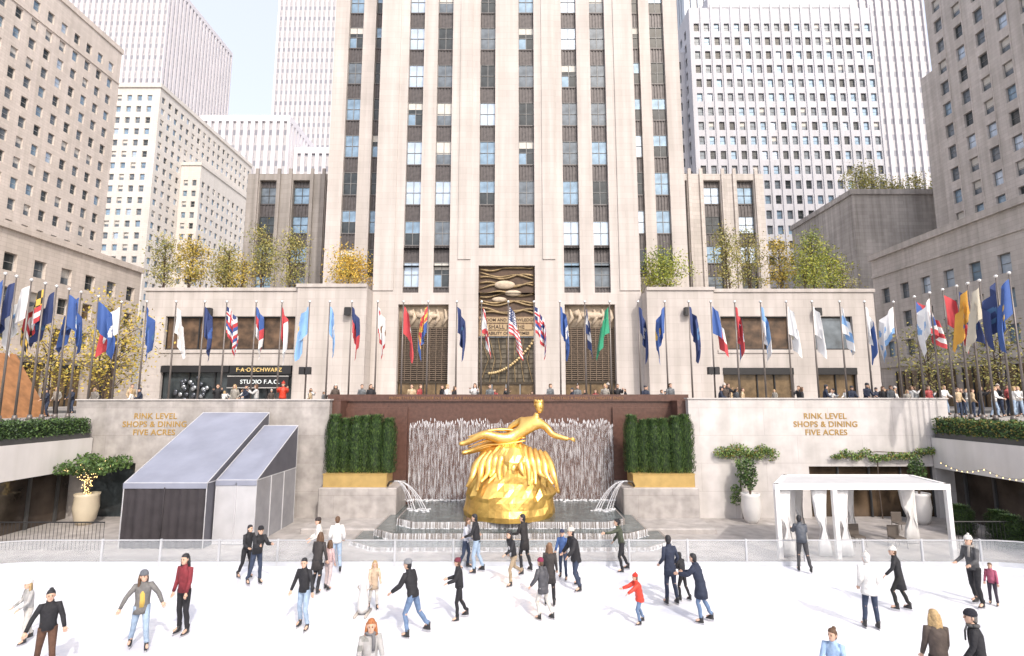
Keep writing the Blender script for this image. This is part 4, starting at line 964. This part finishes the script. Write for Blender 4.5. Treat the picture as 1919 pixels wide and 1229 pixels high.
# ------------------------------------------------------------------ tent
can=mat('tent_canvas',(.24,.255,.32),.3,var=.15,scale=1.0,bump=.35,bscale=1.6); alu=mat('tent_aluminium',(.60,.60,.62),.4,.4); dkc=mat('dark_curtain',(.035,.03,.034),.8,var=.3,scale=2,bump=.4,bscale=4); pan=mat('grey_panel',(.46,.46,.48),.4,var=.12,scale=1.5); dsd=mat('dark_canvas_side',(.10,.10,.12),.6,var=.15); psd=mat('grey_side_panel',(.28,.28,.30),.45,var=.15)
def tent(x0,x1,yf,yb,ze,zr,label,front):
    S=top('tent',((x0+x1)/2,yf,.08),label,'tent','grey marquee tents beside the rink'); n=14
    b=M()
    vs=[];fs=[]
    for i in range(n+1):
        for j in range(n+1):
            u=i/n; v=j/n; sag=.10*sin(pi*u)*sin(pi*v)+.012*sin(u*19+v*7)*sin(pi*v); vs.append((x0+(x1-x0)*u,yf+(yb-yf)*v,ze+(zr-ze)*v-sag))
    for i in range(n):
        for j in range(n): a=i*(n+1)+j; fs.append((a,a+n+1,a+n+2,a+1))
    b.add(vs,fs); b.quad((x0-.02,yf-.03,ze-.2),(x1+.02,yf-.03,ze-.2),(x1+.02,yf-.03,ze),(x0-.02,yf-.03,ze)); part('roof',b,[can],S,True)
    b=M()
    for x in (x0,x1): b.tube([(x,yf,.08),(x,yf,ze),(x,yb,zr),(x,yb,.08)],.022,6)
    b.tube([(x0,yf,ze),(x1,yf,ze)],.022,6); b.tube([(x0,yb,zr),(x1,yb,zr)],.022,6); b.tube([(x1,yf,ze-.0),(x1,yb,ze)],.025,6)
    if front!='curtain':
        for q in (.33,.66): b.tube([(x1+.02,yf+(yb-yf)*q,.08),(x1+.02,yf+(yb-yf)*q,ze)],.025,6)
    part('frame',b,[alu],S)
    b=M(); b.add([(x1+.01,yf,ze),(x1+.01,yb,ze),(x1+.01,yb,zr-.03)],[(0,1,2)]); part('gable',b,[dsd],S)
    b=M(); b.quad((x1+.01,yf,.08),(x1+.01,yb,.08),(x1+.01,yb,ze-.02),(x1+.01,yf,ze-.02)); part('side_wall',b,[psd if front!='curtain' else dsd],S)
    b=M(); b.add([(x0-.01,yf,.08),(x0-.01,yb,.08),(x0-.01,yb,zr-.03),(x0-.01,yf,ze-.03)],[(3,2,1,0)]); part('side_wall',b,[dsd],S)
    b=M()
    if front=='curtain':
        m_=40; vs=[];fs=[]
        for i in range(m_+1):
            u=i/m_; x=x0+(x1-x0)*u; w=.05*sin(u*60)+.03*sin(u*23)
            vs+= [(x,yf+w,.1),(x+.02*sin(u*31),yf+w*.6,1.2),(x,yf+w*.3,ze-.1)]
        for i in range(m_):
            a=i*3; fs+=[(a,a+3,a+4,a+1),(a+1,a+4,a+5,a+2)]
        b.add(vs,fs); b.tube([((x0+x1)/2,yf-.08,.1),((x0+x1)/2+.03,yf-.08,ze-.15)],.02,5)
        part('curtain',b,[dkc],S,True)
    else:
        b.quad((x0,yf,.1),(x1,yf,.1),(x1,yf,ze-.1),(x0,yf,ze-.1),0)
        for i in range(1,2): x=x0+(x1-x0)*i/2; b.box(x-.02,yf-.03,.1,x+.02,yf-.002,ze-.1,1)
        part('front_panel',b,[pan,alu],S)
tent(-14.75,-11.6,20.5,25.3,2.47,4.98,'large grey canvas marquee with charcoal curtains by the wall','curtain')
tent(-11.52,-9.95,21.0,24.7,2.5,4.4,'smaller grey canvas marquee annex with pale panels','panel')
# ------------------------------------------------------------------ pergola (slightly skewed plan)
S=top('pergola',(12.8,20,.08),'white flat-roofed pergola with tied white curtains','pergola')
wpt=mat('white_paint',(.76,.75,.74),.4,var=.04)
PF=[(9.45,19.3),(15.55,19.3),(15.9,21.5),(10.9,21.5)]
b=M()
for (xa,ya),(xb,yb) in zip(PF,PF[1:]+PF[:1]):
    d=Vector((xb-xa,yb-ya,0)).normalized(); nrm=Vector((-d.y,d.x,0))*.08; a=Vector((xa,ya,0))-d*.08; c=Vector((xb,yb,0))+d*.08
    vs=[a-nrm,c-nrm,c+nrm,a+nrm]; b.add([(v.x,v.y,2.44) for v in vs]+[(v.x,v.y,2.64) for v in vs],[(0,3,2,1),(4,5,6,7),(0,1,5,4),(1,2,6,5),(2,3,7,6),(3,0,4,7)])
part('frame',b,[wpt],S)
b=M(); q=[(x,y) for x,y in PF]; b.add([(x,y,2.585) for x,y in q]+[(x,y,2.605) for x,y in q],[(0,3,2,1),(4,5,6,7)]); part('canopy',b,[mat('grey_canopy',(.50,.50,.51),.6,var=.06)],S)
for x,y in PF+[(11.5,19.3)]:
    b=M(); b.cbox(x-.08,y-.08,.08,x+.08,y+.08,2.44,.012); part('post',b,[wpt],S)
cur=mat('white_curtain',(.74,.73,.72),.8,var=.06,scale=3,bump=.3,bscale=6)
for x,y in ((9.8,19.5),(10.45,20.4),(11.1,19.5),(11.85,19.5),(13.3,21.4),(11.3,21.4),(15.5,21.2)):
    b=M(); rings=[]; w0=R.uniform(.95,1.2)
    for z,w in ((.12,.26),(.6,.2),(1.05,.09),(1.5,.19),(2.1,.26),(2.45,.3)): rings.append(((x+(.06 if z<1.2 else -.02),y,z),(w*w0,0,0),(0,.09,0)))
    b.loft(rings,0,True,18)
    b.v=[(vx+ (.03*sin(i*2.5)),vy+.04*sin((i%18)*3.1),vz) for i,(vx,vy,vz) in enumerate(b.v)]
    part('curtain',b,[cur],S,True)
lea=mat('dark_wicker',(.12,.10,.085),.7)
for i,(x,y) in enumerate([(13.2,20.9),(14.6,20.7),(14.2,22.9),(16.4,23.0)]):
    b=M(); b.cbox(x-.22,y-.22,.42,x+.22,y+.22,.47,.02); b.cbox(x-.22,y+.18,.47,x+.22,y+.22,.85,.015)
    for sx in (-.2,.2):
        for sy in (-.2,.2): b.tube([(x+sx*1.1,y+sy*1.1,.08),(x+sx,y+sy,.43)],.014,6)
    solo('chair',b,[lea],(x,y,.08),'dark outdoor chair beside the white pergola','chair','chairs around the pergola')
def leaves(b,c,rad,n,size,mis):
    for i in range(n):
        d=Vector((R.gauss(0,1),R.gauss(0,1),R.gauss(0,1))); d.normalize(); d*=R.random()**.4
        b.leaf((c[0]+d.x*rad[0],c[1]+d.y*rad[1],c[2]+d.z*rad[2]),size*R.uniform(.7,1.3),R.choice(mis))
bulb=mat('fairy_light',(1.,.72,.3),.5,emit=4.)
def potted(x,y,h,r,label,potc,lights,kind):
    S=top('potted_tree',(x,y,.08),label,'potted tree'); b=M()
    b.lathe((x,y,.08),[(r*.55,0),(r*.8,h*.15),(r,h*.55),(r*.92,h*.9),(r*1.0,h),(r*.85,h),(r*.8,h*.93)],18); part('pot',b,[mat('glazed_pot',potc,.4,var=.08)],S,True)
    b=M(); l=M(); 
    if kind=='tree':
        for k in range(9):
            a=k*2*pi/9; e=(x+cos(a)*1.3,y+sin(a)*.7,.08+h+1.3+R.uniform(-.2,.2)); pts=[(x,y,.08+h*.9),(x+cos(a)*.12,y+sin(a)*.12,.08+h+.5),(x+cos(a)*.6,y+sin(a)*.35,.08+h+1.0),e]
            b.tube(pts,[.04,.03,.022,.01],6)
            leaves(l,e,(.55,.5,.28),220,.07,[1,1,2,2]); leaves(l,pts[2],(.3,.3,.2),60,.06,[0,1,2])
            if lights:
                f=M()
                for q in range(26):
                    t=R.random(); i=min(2,int(t*3)); u=t*3-i; p0,p1=Vector(pts[i]),Vector(pts[i+1]); c=p0.lerp(p1,u); f.ell((c.x+R.gauss(0,.06),c.y-.04,c.z+R.gauss(0,.06)),(.018,.018,.018),5,3)
                part('string_light',f,[bulb],S)
    else:
        for k in range(6):
            a=k*1.05; b.tube([(x,y,.08+h*.9),(x+cos(a)*.1,y,h+.5),(x+cos(a)*.3,y+sin(a)*.2,h+1.2)],[.03,.02,.01],6)
        leaves(l,(x,y,h+.95),(.38,.3,.75),700,.06,[0,1,1,2,2])
    part('trunk',b,[bark],S); part('foliage',l,GREEN,S)
potted(-19.1,24.3,1.35,.5,'spreading tree with fairy lights in a tall cream pot',(.55,.48,.36),True,'tree')
potted(10.85,24.6,1.3,.42,'leafy plant in a tall white pot by the wall',(.72,.70,.68),False,'bush')
potted(18.4,24.4,1.35,.42,'climbing plant in a tall white pot by the restaurant',(.72,.70,.68),False,'bush')
GV=[GREEN[1],mat('vine_leaf',(.12,.20,.05),.6,var=.3,scale=4),mat('vine_leaf_light',(.22,.32,.09),.6,var=.3,scale=4),autumn]
for cx,cz,w,hh,drop in ((11.1,3.1,1.2,.4,True),(17.6,3.05,2.2,.3,False)):
    V_=top('wall_vine',(cx,25.3,cz-.5),'green climbing vine spreading over the granite wall','vine','vines on the granite wall'); b=M(); l=M()
    for k in range(11):
        x=cx-w+2*w*k/10; z=cz+R.uniform(-.2,.2); leaves(l,(x,25.3,z),(.36,.14,hh*R.uniform(.4,.9)),170,.05,[0,1,1,2,2,3])
    if drop:
        for k in range(5): leaves(l,(cx-.5+R.uniform(-.3,.3),25.2,2.6-.4*k),(.3,.14,.3),140,.055,[0,1,2])
    b.tube([(cx-w,25.35,cz-.1),(cx-.3,25.35,cz+.1),(cx+w,25.35,cz)],.02,5); b.tube([(cx-.3,25.35,.1),(cx-.35,25.35,1.5),(cx-.3,25.35,cz)],.03,5)
    part('stem',b,[bark],V_); part('foliage',l,GV,V_)
for x,y in ((18.6,22.5),(19.2,21.4),(18.9,20.6)):
    o=top('evergreen_shrub',(x,y,.1),'small conical evergreen shrub by the restaurant glazing','shrub','small evergreens by the restaurant'); f=link('foliage',eme,o); f.scale=(1.1,1.1,.45); link('trunk',tme,o)
S=top('string_lights',(19.6,22,2.3),'warm bulb string lights hung below the fascia','string lights'); b=M(); f=M()
for k in range(5):
    y0=24.5-2.2*k; pts=[(19.6,y0-2.2*i/8,2.75-.22*sin(pi*i/8)) for i in range(9)]; b.tube(pts,.006,4)
    for p_ in pts: f.ell((p_[0],p_[1],p_[2]-.03),(.018,.018,.024),6,4)
part('cable',b,[black],S); part('bulb',f,[bulb],S)

# ------------------------------------------------------------------ trees
def tree(x,y,z,h,cr,cols,label,group,n=1500,leaf=.13,slim=False,multi=1):
    S=top('tree',(x,y,z),label,'tree',group); b=M(); l=M()
    for m_ in range(multi):
        bx=x+R.uniform(-.25,.25)*(multi-1); by=y+R.uniform(-.25,.25)*(multi-1); tx=bx+R.uniform(-.4,.4); th=h*.9
        b.tube([(bx,by,z),(bx*.7+tx*.3,by,z+th*.35),(tx,by+.1,z+th*.7),(tx+.1,by,z+th)],[.03+h*.010,.02+h*.007,.02+h*.004,.012],7)
        nl=13
        for k in range(nl):
            t=.22+.76*k/nl; a=k*2.4+R.random(); z0=z+th*t; rr=cr*(1-.55*abs(t-.55)/.45)*R.uniform(.6,1.05)*(1 if not slim else .85)
            e=Vector((tx+cos(a)*rr,by+sin(a)*rr*.8,z0+h*.13*R.uniform(.6,1.6))); s0=Vector((bx+(tx-bx)*t,by,z0)); mid_=s0.lerp(e,.5)+Vector((0,0,h*.02)); b.tube([s0,mid_,e],[.010+h*.003,.008+h*.002,.006],5)
            for q in range(3):
                c=s0.lerp(e,R.uniform(.4,1.1))+Vector((R.gauss(0,.15),R.gauss(0,.15),R.gauss(0,.15)))
                b.tube([mid_,c],[.008,.004],4)
                mi=R.choice([0,0,1,1,2]); k_=int(n/(nl*3*multi)*R.uniform(.3,1.6))
                sz=cr*.24
                for w in range(k_): l.leaf((c.x+R.gauss(0,sz),c.y+R.gauss(0,sz),c.z+R.gauss(0,sz*.8)),leaf*R.uniform(.6,1.2),mi if R.random()<.7 else R.randint(0,2))
    part('trunk',b,[bark],S,True); part('crown',l,[mat('autumn_leaf',c,.6,var=.25,scale=2) for c in cols],S)
Yl=[(.44,.33,.06),(.54,.40,.07),(.27,.25,.06)]; Gy=[(.30,.29,.09),(.42,.36,.11),(.18,.19,.06)]; Or=[(.66,.43,.07),(.56,.38,.06),(.42,.36,.08)]; Gn=[(.28,.33,.05),(.40,.40,.06),(.15,.20,.04)]; Py=[(.46,.44,.13),(.55,.48,.15),(.30,.31,.10)]
rg='roof garden trees on the podium'
for x,y,h,c,n in [(-34,50,6.2,Gy,1900),(-31.5,50,6.0,Yl,2800),(-28.2,51,5.4,Gy,2200),(-25,51,7.2,Gy,2400),(-22.3,52,7.6,Gy,2200),(-29.8,53,5.6,Yl,1500),(-26.5,50,4.,Yl,1000)]:
    tree(x,y,15.2,h,1.75,c,'slender roof garden tree with thin yellow-green autumn leaves',rg,n,.105,True,2)
for x,y,h,c,n in [(21.5,51,7.4,Gy,2000),(24.1,52,7.6,Gy,2200),(26.8,51,6.4,Yl,2300),(29.6,50,6.4,Gn,2400),(33,53,6.,Gn,1800),(36,56,5.5,Gy,1300),(28.3,49.5,4.4,Gn,1300)]:
    tree(x,y,15.1,h,1.85,c,'slender roof garden tree with green and yellow leaves',rg,n,.105,True,2)
tree(-15.6,48.6,15.5,3.6,2.5,Or,'small spreading tree with bright orange-yellow leaves','small trees at the tower base',2900,.11)
tree(14.7,48.6,15.2,3.9,2.3,Gn,'small spreading tree with yellow-green leaves','small trees at the tower base',2900,.11)
for x,y,h in [(60.5,87,6.5),(63.5,88,5.2),(67.5,88,3.8),(72,89,5.5),(76,88,4.5)]: tree(x,y,39.5,h,2.5,Py,'rooftop tree with thinning yellow-green leaves','trees on the masonry block',1100,.17,False,2)
for x,y in [(-33,42),(-39,44),(-27.5,36),(-36,34),(39,42),(42,36),(38,48),(37,31)]: tree(x,y,PZ,7.5,2.6,Yl if x<0 else Gy,'street tree with thin yellowing leaves','street trees around the square',1500,.12,False,2)
tree(-33.5,26,PZ,16,3.,Gn,'tall street tree with green leaves beside the square','street trees around the square',1600,.16)
tree(34.5,24.5,PZ,18.5,2.6,Yl,'tall street tree with yellowing leaves beside the square','street trees around the square',1300,.16)

# ------------------------------------------------------------------ flags
cw=(.76,.76,.76); cb_=(.05,.11,.33); cn=(.03,.05,.15); cr_=(.52,.06,.07); cy=(.68,.45,.09); cl=(.22,.40,.68); cg=(.03,.27,.15); co=(.62,.32,.05); ck=(.55,.50,.40); cbk=(.02,.02,.02); cd=(.07,.16,.31)
def disc(u,v,r=.2,cu=.5,cv=.5): return ((u-cu)*1.35)**2+(v-cv)**2<r*r
def dsg(kind,u,v,c):
    if kind=='em':
        if disc(u,v,.1): return c[2] if len(c)>2 else c[0]
        return c[1] if disc(u,v,.2) else c[0]
    if kind=='h2': return c[0] if v>.5 else c[1]
    if kind=='h3': return c[0] if v>.66 else (c[1] if v>.33 else c[2])
    if kind=='bot': return c[1] if v<.2 else (c[2] if disc(u,v,.16,.5,.58) else c[0])
    if kind=='v2': return c[0] if u<.5 else c[1]
    if kind=='tx': return cb_ if u<.33 else (cw if v>.5 else cr_)
    if kind=='usa':
        if u<.42 and v>.46:
            return cw if (int(u*24)%2==0 and int(v*26)%2==0) else cn
        return cr_ if int((1-v)*13)%2==0 else cw
    if kind=='haw':
        if u<.42 and v>.5: return cr_ if abs(u-.21)<.04 or abs(v-.75)<.05 else (cw if abs(u-.21)<.08 or abs(v-.75)<.09 else cn)
        return (cw,cr_,cb_)[int((1-v)*8)%3]
    if kind=='md':
        q=(u<.5)==(v>.5)
        if q: return cy if (int(u*14)+ (0 if (v-.5)*(u-.5)<-.02 else 1)+int(v*4))%2 else cbk
        return cw if ((abs((u%.5)-.25)<.06 or abs((v%.5)-.25)<.08)!=(u>.5)) else cr_
    if kind=='x': return c[1] if abs((u)-(v))<.12 or abs(u-(1-v))<.12 else c[0]
    if kind=='az':
        if v<.45: return cb_
        return co if disc(u,v,.16) else (cr_ if int(math.atan2(v-.45,u-.5)*4)%2 else cy)
    if kind=='oh':
        if u<.4 and abs(v-.5)<.5-u: return cw if disc(u,v,.14,.17,.5) else cb_
        return cr_ if int(v*5)%2==0 else cw
    if kind=='ca': return cr_ if v<.18 else ((.25,.13,.06) if disc(u,v,.16,.5,.55) else (cr_ if disc(u,v,.08,.14,.84) else cw))
    if kind=='st3': return cb_ if disc(u,v,.24) and not disc(u,v,.1) else (cw if disc(u,v,.28) or (.86<u<.89) else (cb_ if u>.89 else cr_))
    return c[0]
FL=[(-21.3,21.5,'em',(cb_,cl)),(-21.3,22.0,'em',(cn,cy)),(-21.3,22.7,'em',(cw,cl)),(-21.3,23.4,'md',()),(-21.3,24.0,'em',(cn,cd)),(-21.3,24.7,'em',(cb_,cw,cl)),(-21.3,25.4,'em',(cb_,cn)),(-21.3,26.5,'em',(cb_,cw)),(-21.3,28.1,'v2',(cw,cr_)),
(-19.85,28,'em',(cb_,cd)),(-18.25,28,'em',(cw,ck)),(-16.7,28,'em',(cn,cb_)),(-15.5,28,'haw',()),(-13.9,28,'h3',(cb_,cr_,cw)),(-12.5,28,'v2',(cr_,cw)),(-11.0,28,'em',(cl,cy)),(-9.9,28,'em',(cl,cw)),(-8.7,28,'h2',(cn,cr_)),(-7.3,28,'ca',()),(-5.9,28,'em',(cr_,cw,cb_)),(-4.55,28,'az',()),(-3.0,28,'em',(cn,cd)),(-1.65,28,'x',(cw,cr_)),(-.2,28,'usa',()),(1.2,28,'haw',()),(2.6,28,'em',(cb_,cw)),(3.95,28,'h3',(cn,cw,cn)),(5.3,28,'p',(cg,)),(6.85,28,'em',(cn,cw)),(8.3,28,'em',(cb_,cy)),(9.6,28,'em',(cn,cd)),(10.8,28,'tx',()),(12.1,28,'st3',()),(13.5,28,'h2',(cl,cw)),(14.9,28,'em',(cw,ck)),(16.3,28,'em',(cw,cw)),(17.8,28,'h3',(cw,cl,cw)),(19.15,28,'v2',(cw,cb_)),
(20.8,28.1,'bot',(cw,cl,cl)),(20.8,26.6,'oh',()),(20.8,25.6,'em',(cw,cl)),(20.8,24.8,'h2',(cr_,cr_)),(20.8,24.0,'em',(cn,cd)),(20.8,23.4,'em',(co,cb_)),(20.8,22.8,'em',(ck,cb_)),(20.8,22.0,'em',(cn,cd)),(20.8,21.4,'em',(cb_,cy))]
names={str(cw):'white',str(cb_):'blue',str(cn):'navy',str(cr_):'red',str(cy):'yellow',str(cl):'azure',str(cg):'green',str(co):'orange',str(ck):'khaki',str(cbk):'black',str(cd):'teal'}
pm=mat('pole_metal',(.17,.15,.14),.4,.4); fin=mat('pole_finial',(.75,.74,.72),.25,.5)
pb=M(); pb.tube([(0,0,0),(0,0,.25)],[.12,.08],10); pb.tube([(0,0,.25),(0,0,3),(0,0,6.1)],[.05,.044,.028],10); pme=mkmesh('shaft',pb,[pm],True)
fb=M(); fb.ell((0,0,6.16),(.075,.075,.075),12,8); fme=mkmesh('finial',fb,[fin],True)
for x,y,kind,c in FL:
    o=top('flag_pole',(x,y,PZ),'dark metal flagpole with a pale ball finial','flagpole','flagpoles ringing the sunken rink'); link('shaft',pme,o); link('finial',fme,o)
    NU,NV_=34,24; b=M(); vs=[]; fs=[]; ms=[]; cols=[]; ph=R.random()*6; dx=1 if R.random()<.72 else -1
    wdt=R.uniform(.2,.42); drop=R.uniform(1.5,1.85); sway=R.uniform(0,.14)
    if kind in('usa','haw','tx'): dx=1; wdt=.45; sway=.2
    if kind=='p': dx=-1; wdt=.45; sway=.2
    if abs(x)>20: wdt=R.uniform(.35,.65); sway=R.uniform(.1,.4); dx=1 if R.random()<.5 else -1
    if kind=='oh': dx=1; wdt=.75; sway=.4; drop=1.2
    Hf=1.45; zt=PZ+5.9
    for i in range(NU+1):
        u=i/NU
        for j in range(NV_+1):
            v=j/NV_
            px=x+dx*(.04+wdt*(1-exp(-3.6*u))*(.75+.25*sin(v*2.2+ph*.3))+sway*u+.09*sin(9.5*u+ph+v*1.6)*min(1,u*3)*(1.15-.4*v)+.035*sin(21*u+ph+v*3))
            py=y+.19*sin(11*u+ph*1.7+v*.9)*min(1,u*3)+.06*sin(23*u+v*3)*min(1,u*3)
            pz=zt-(1-v)*Hf*(1-.08*u)-drop*(u**1.2)-.10*sin(pi*v)*u+.07*sin(9.5*u+ph)*u
            vs.append((px,py,pz))
    for i in range(NU):
        for j in range(NV_):
            A0=i*(NV_+1)+j; fs.append((A0,A0+NV_+1,A0+NV_+2,A0+1)); cc=dsg(kind,(i+.5)/NU,(j+.5)/NV_,c)
            if cc not in cols: cols.append(cc)
            ms.append(cols.index(cc))
    b.v=vs; b.f=fs; b.m=ms
    lab=' and '.join(dict.fromkeys(names.get(str(q),'brown') for q in cols[:2]))+' flag hanging limp from a tall pole'
    solo('flag',b,[mat('flag_cloth',q,.75,var=.06,scale=3) for q in cols],(x,y,zt-1),lab,'flag','state and national flags around the rink',True)

for x in (-11.,10.6):
    b=M(); b.tube([(x,27.9,PZ+2.2),(x,27.85,PZ+2.35)],.05,6); b.cbox(x-.25,27.6,PZ+2.2,x+.05,27.85,PZ+2.6,.03); b.cbox(x+.08,27.6,PZ+2.2,x+.36,27.85,PZ+2.6,.03)
    solo('loudspeaker',b,[black],(x,27.8,PZ+2.2),'pair of black loudspeakers clamped to a flagpole','loudspeaker','loudspeakers on the flagpoles')
S=top('kiosk',(-26.5,26,PZ),'orange A-frame wooden kiosk on the square','kiosk'); wd=mat('orange_timber',(.36,.17,.07),.6,var=.3,scale=3)
b=M(); b.add([(-28.8,25,PZ),(-24.4,25,PZ),(-26.6,25,PZ+3.3),(-28.8,28,PZ),(-24.4,28,PZ),(-26.6,28,PZ+3.3)],[(0,1,2),(5,4,3),(1,4,5,2),(0,2,5,3)]); part('roof',b,[wd],S)
for k in range(5):
    b=M(); b.box(-28.5+.45*k,24.9,PZ+.4+.55*k,-24.7-.45*k,24.97,PZ+.65+.55*k); part('panel',b,[mat('warm_panel',(.62,.42,.24),.5)],S)
for x0,x1,y,z in ((-19.8,-15.2,20.3,.08),(16.4,19.6,20.4,.08)):
    b=M(); n=int((x1-x0)/.14)
    for i in range(n+1): b.tube([(x0+(x1-x0)*i/n,y,z),(x0+(x1-x0)*i/n,y,z+.98)],.01,4)
    b.tube([(x0,y,z+1.),(x1,y,z+1.)],.025,6); solo('railing',b,[black],((x0+x1)/2,y,z),'thin black metal railing beside the rink','railing','railings by the rink')

# ------------------------------------------------------------------ light, world, camera
el=radians(42); az=radians(25)
d=Vector((sin(az)*cos(el),-cos(az)*cos(el),sin(el)))
sun=bpy.data.lights.new('sun','SUN'); sun.energy=2.7; sun.angle=radians(1.2); sun.color=(1,.935,.86)
so=bpy.data.objects.new('sun',sun); COL.objects.link(so); so.rotation_euler=d.to_track_quat('Z','Y').to_euler(); so.location=(30,-60,80)
w=bpy.data.worlds.new('World'); scene.world=w; w.use_nodes=True; N=w.node_tree.nodes; L=w.node_tree.links
sky=N.new('ShaderNodeTexSky'); sky.sky_type='NISHITA'; sky.sun_disc=False; sky.sun_elevation=el; sky.sun_rotation=math.atan2(d.x,d.y); sky.dust_density=5; sky.air_density=1.0; sky.ozone_density=1.
hz=N.new('ShaderNodeMix'); hz.data_type='RGBA'; hz.blend_type='ADD'; hz.inputs[0].default_value=1; L.new(sky.outputs[0],hz.inputs[6]); hz.inputs[7].default_value=(4.75,4.75,5.1,1)   # bright thin haze over the blue
bg=N['Background']; bg.inputs['Strength'].default_value=.15; L.new(hz.outputs[2],bg.inputs['Color'])
cam=bpy.data.cameras.new('camera'); cam.lens=980/1919*36; cam.sensor_width=36; cam.clip_end=6000; cam.clip_start=.1
co_=bpy.data.objects.new('camera',cam); COL.objects.link(co_); co_.location=(0,0,CZ); co_.rotation_euler=(radians(90+7.56),0,0)
scene.camera=co_
scene.view_settings.view_transform='Standard'; scene.view_settings.look='None'; scene.view_settings.exposure=0
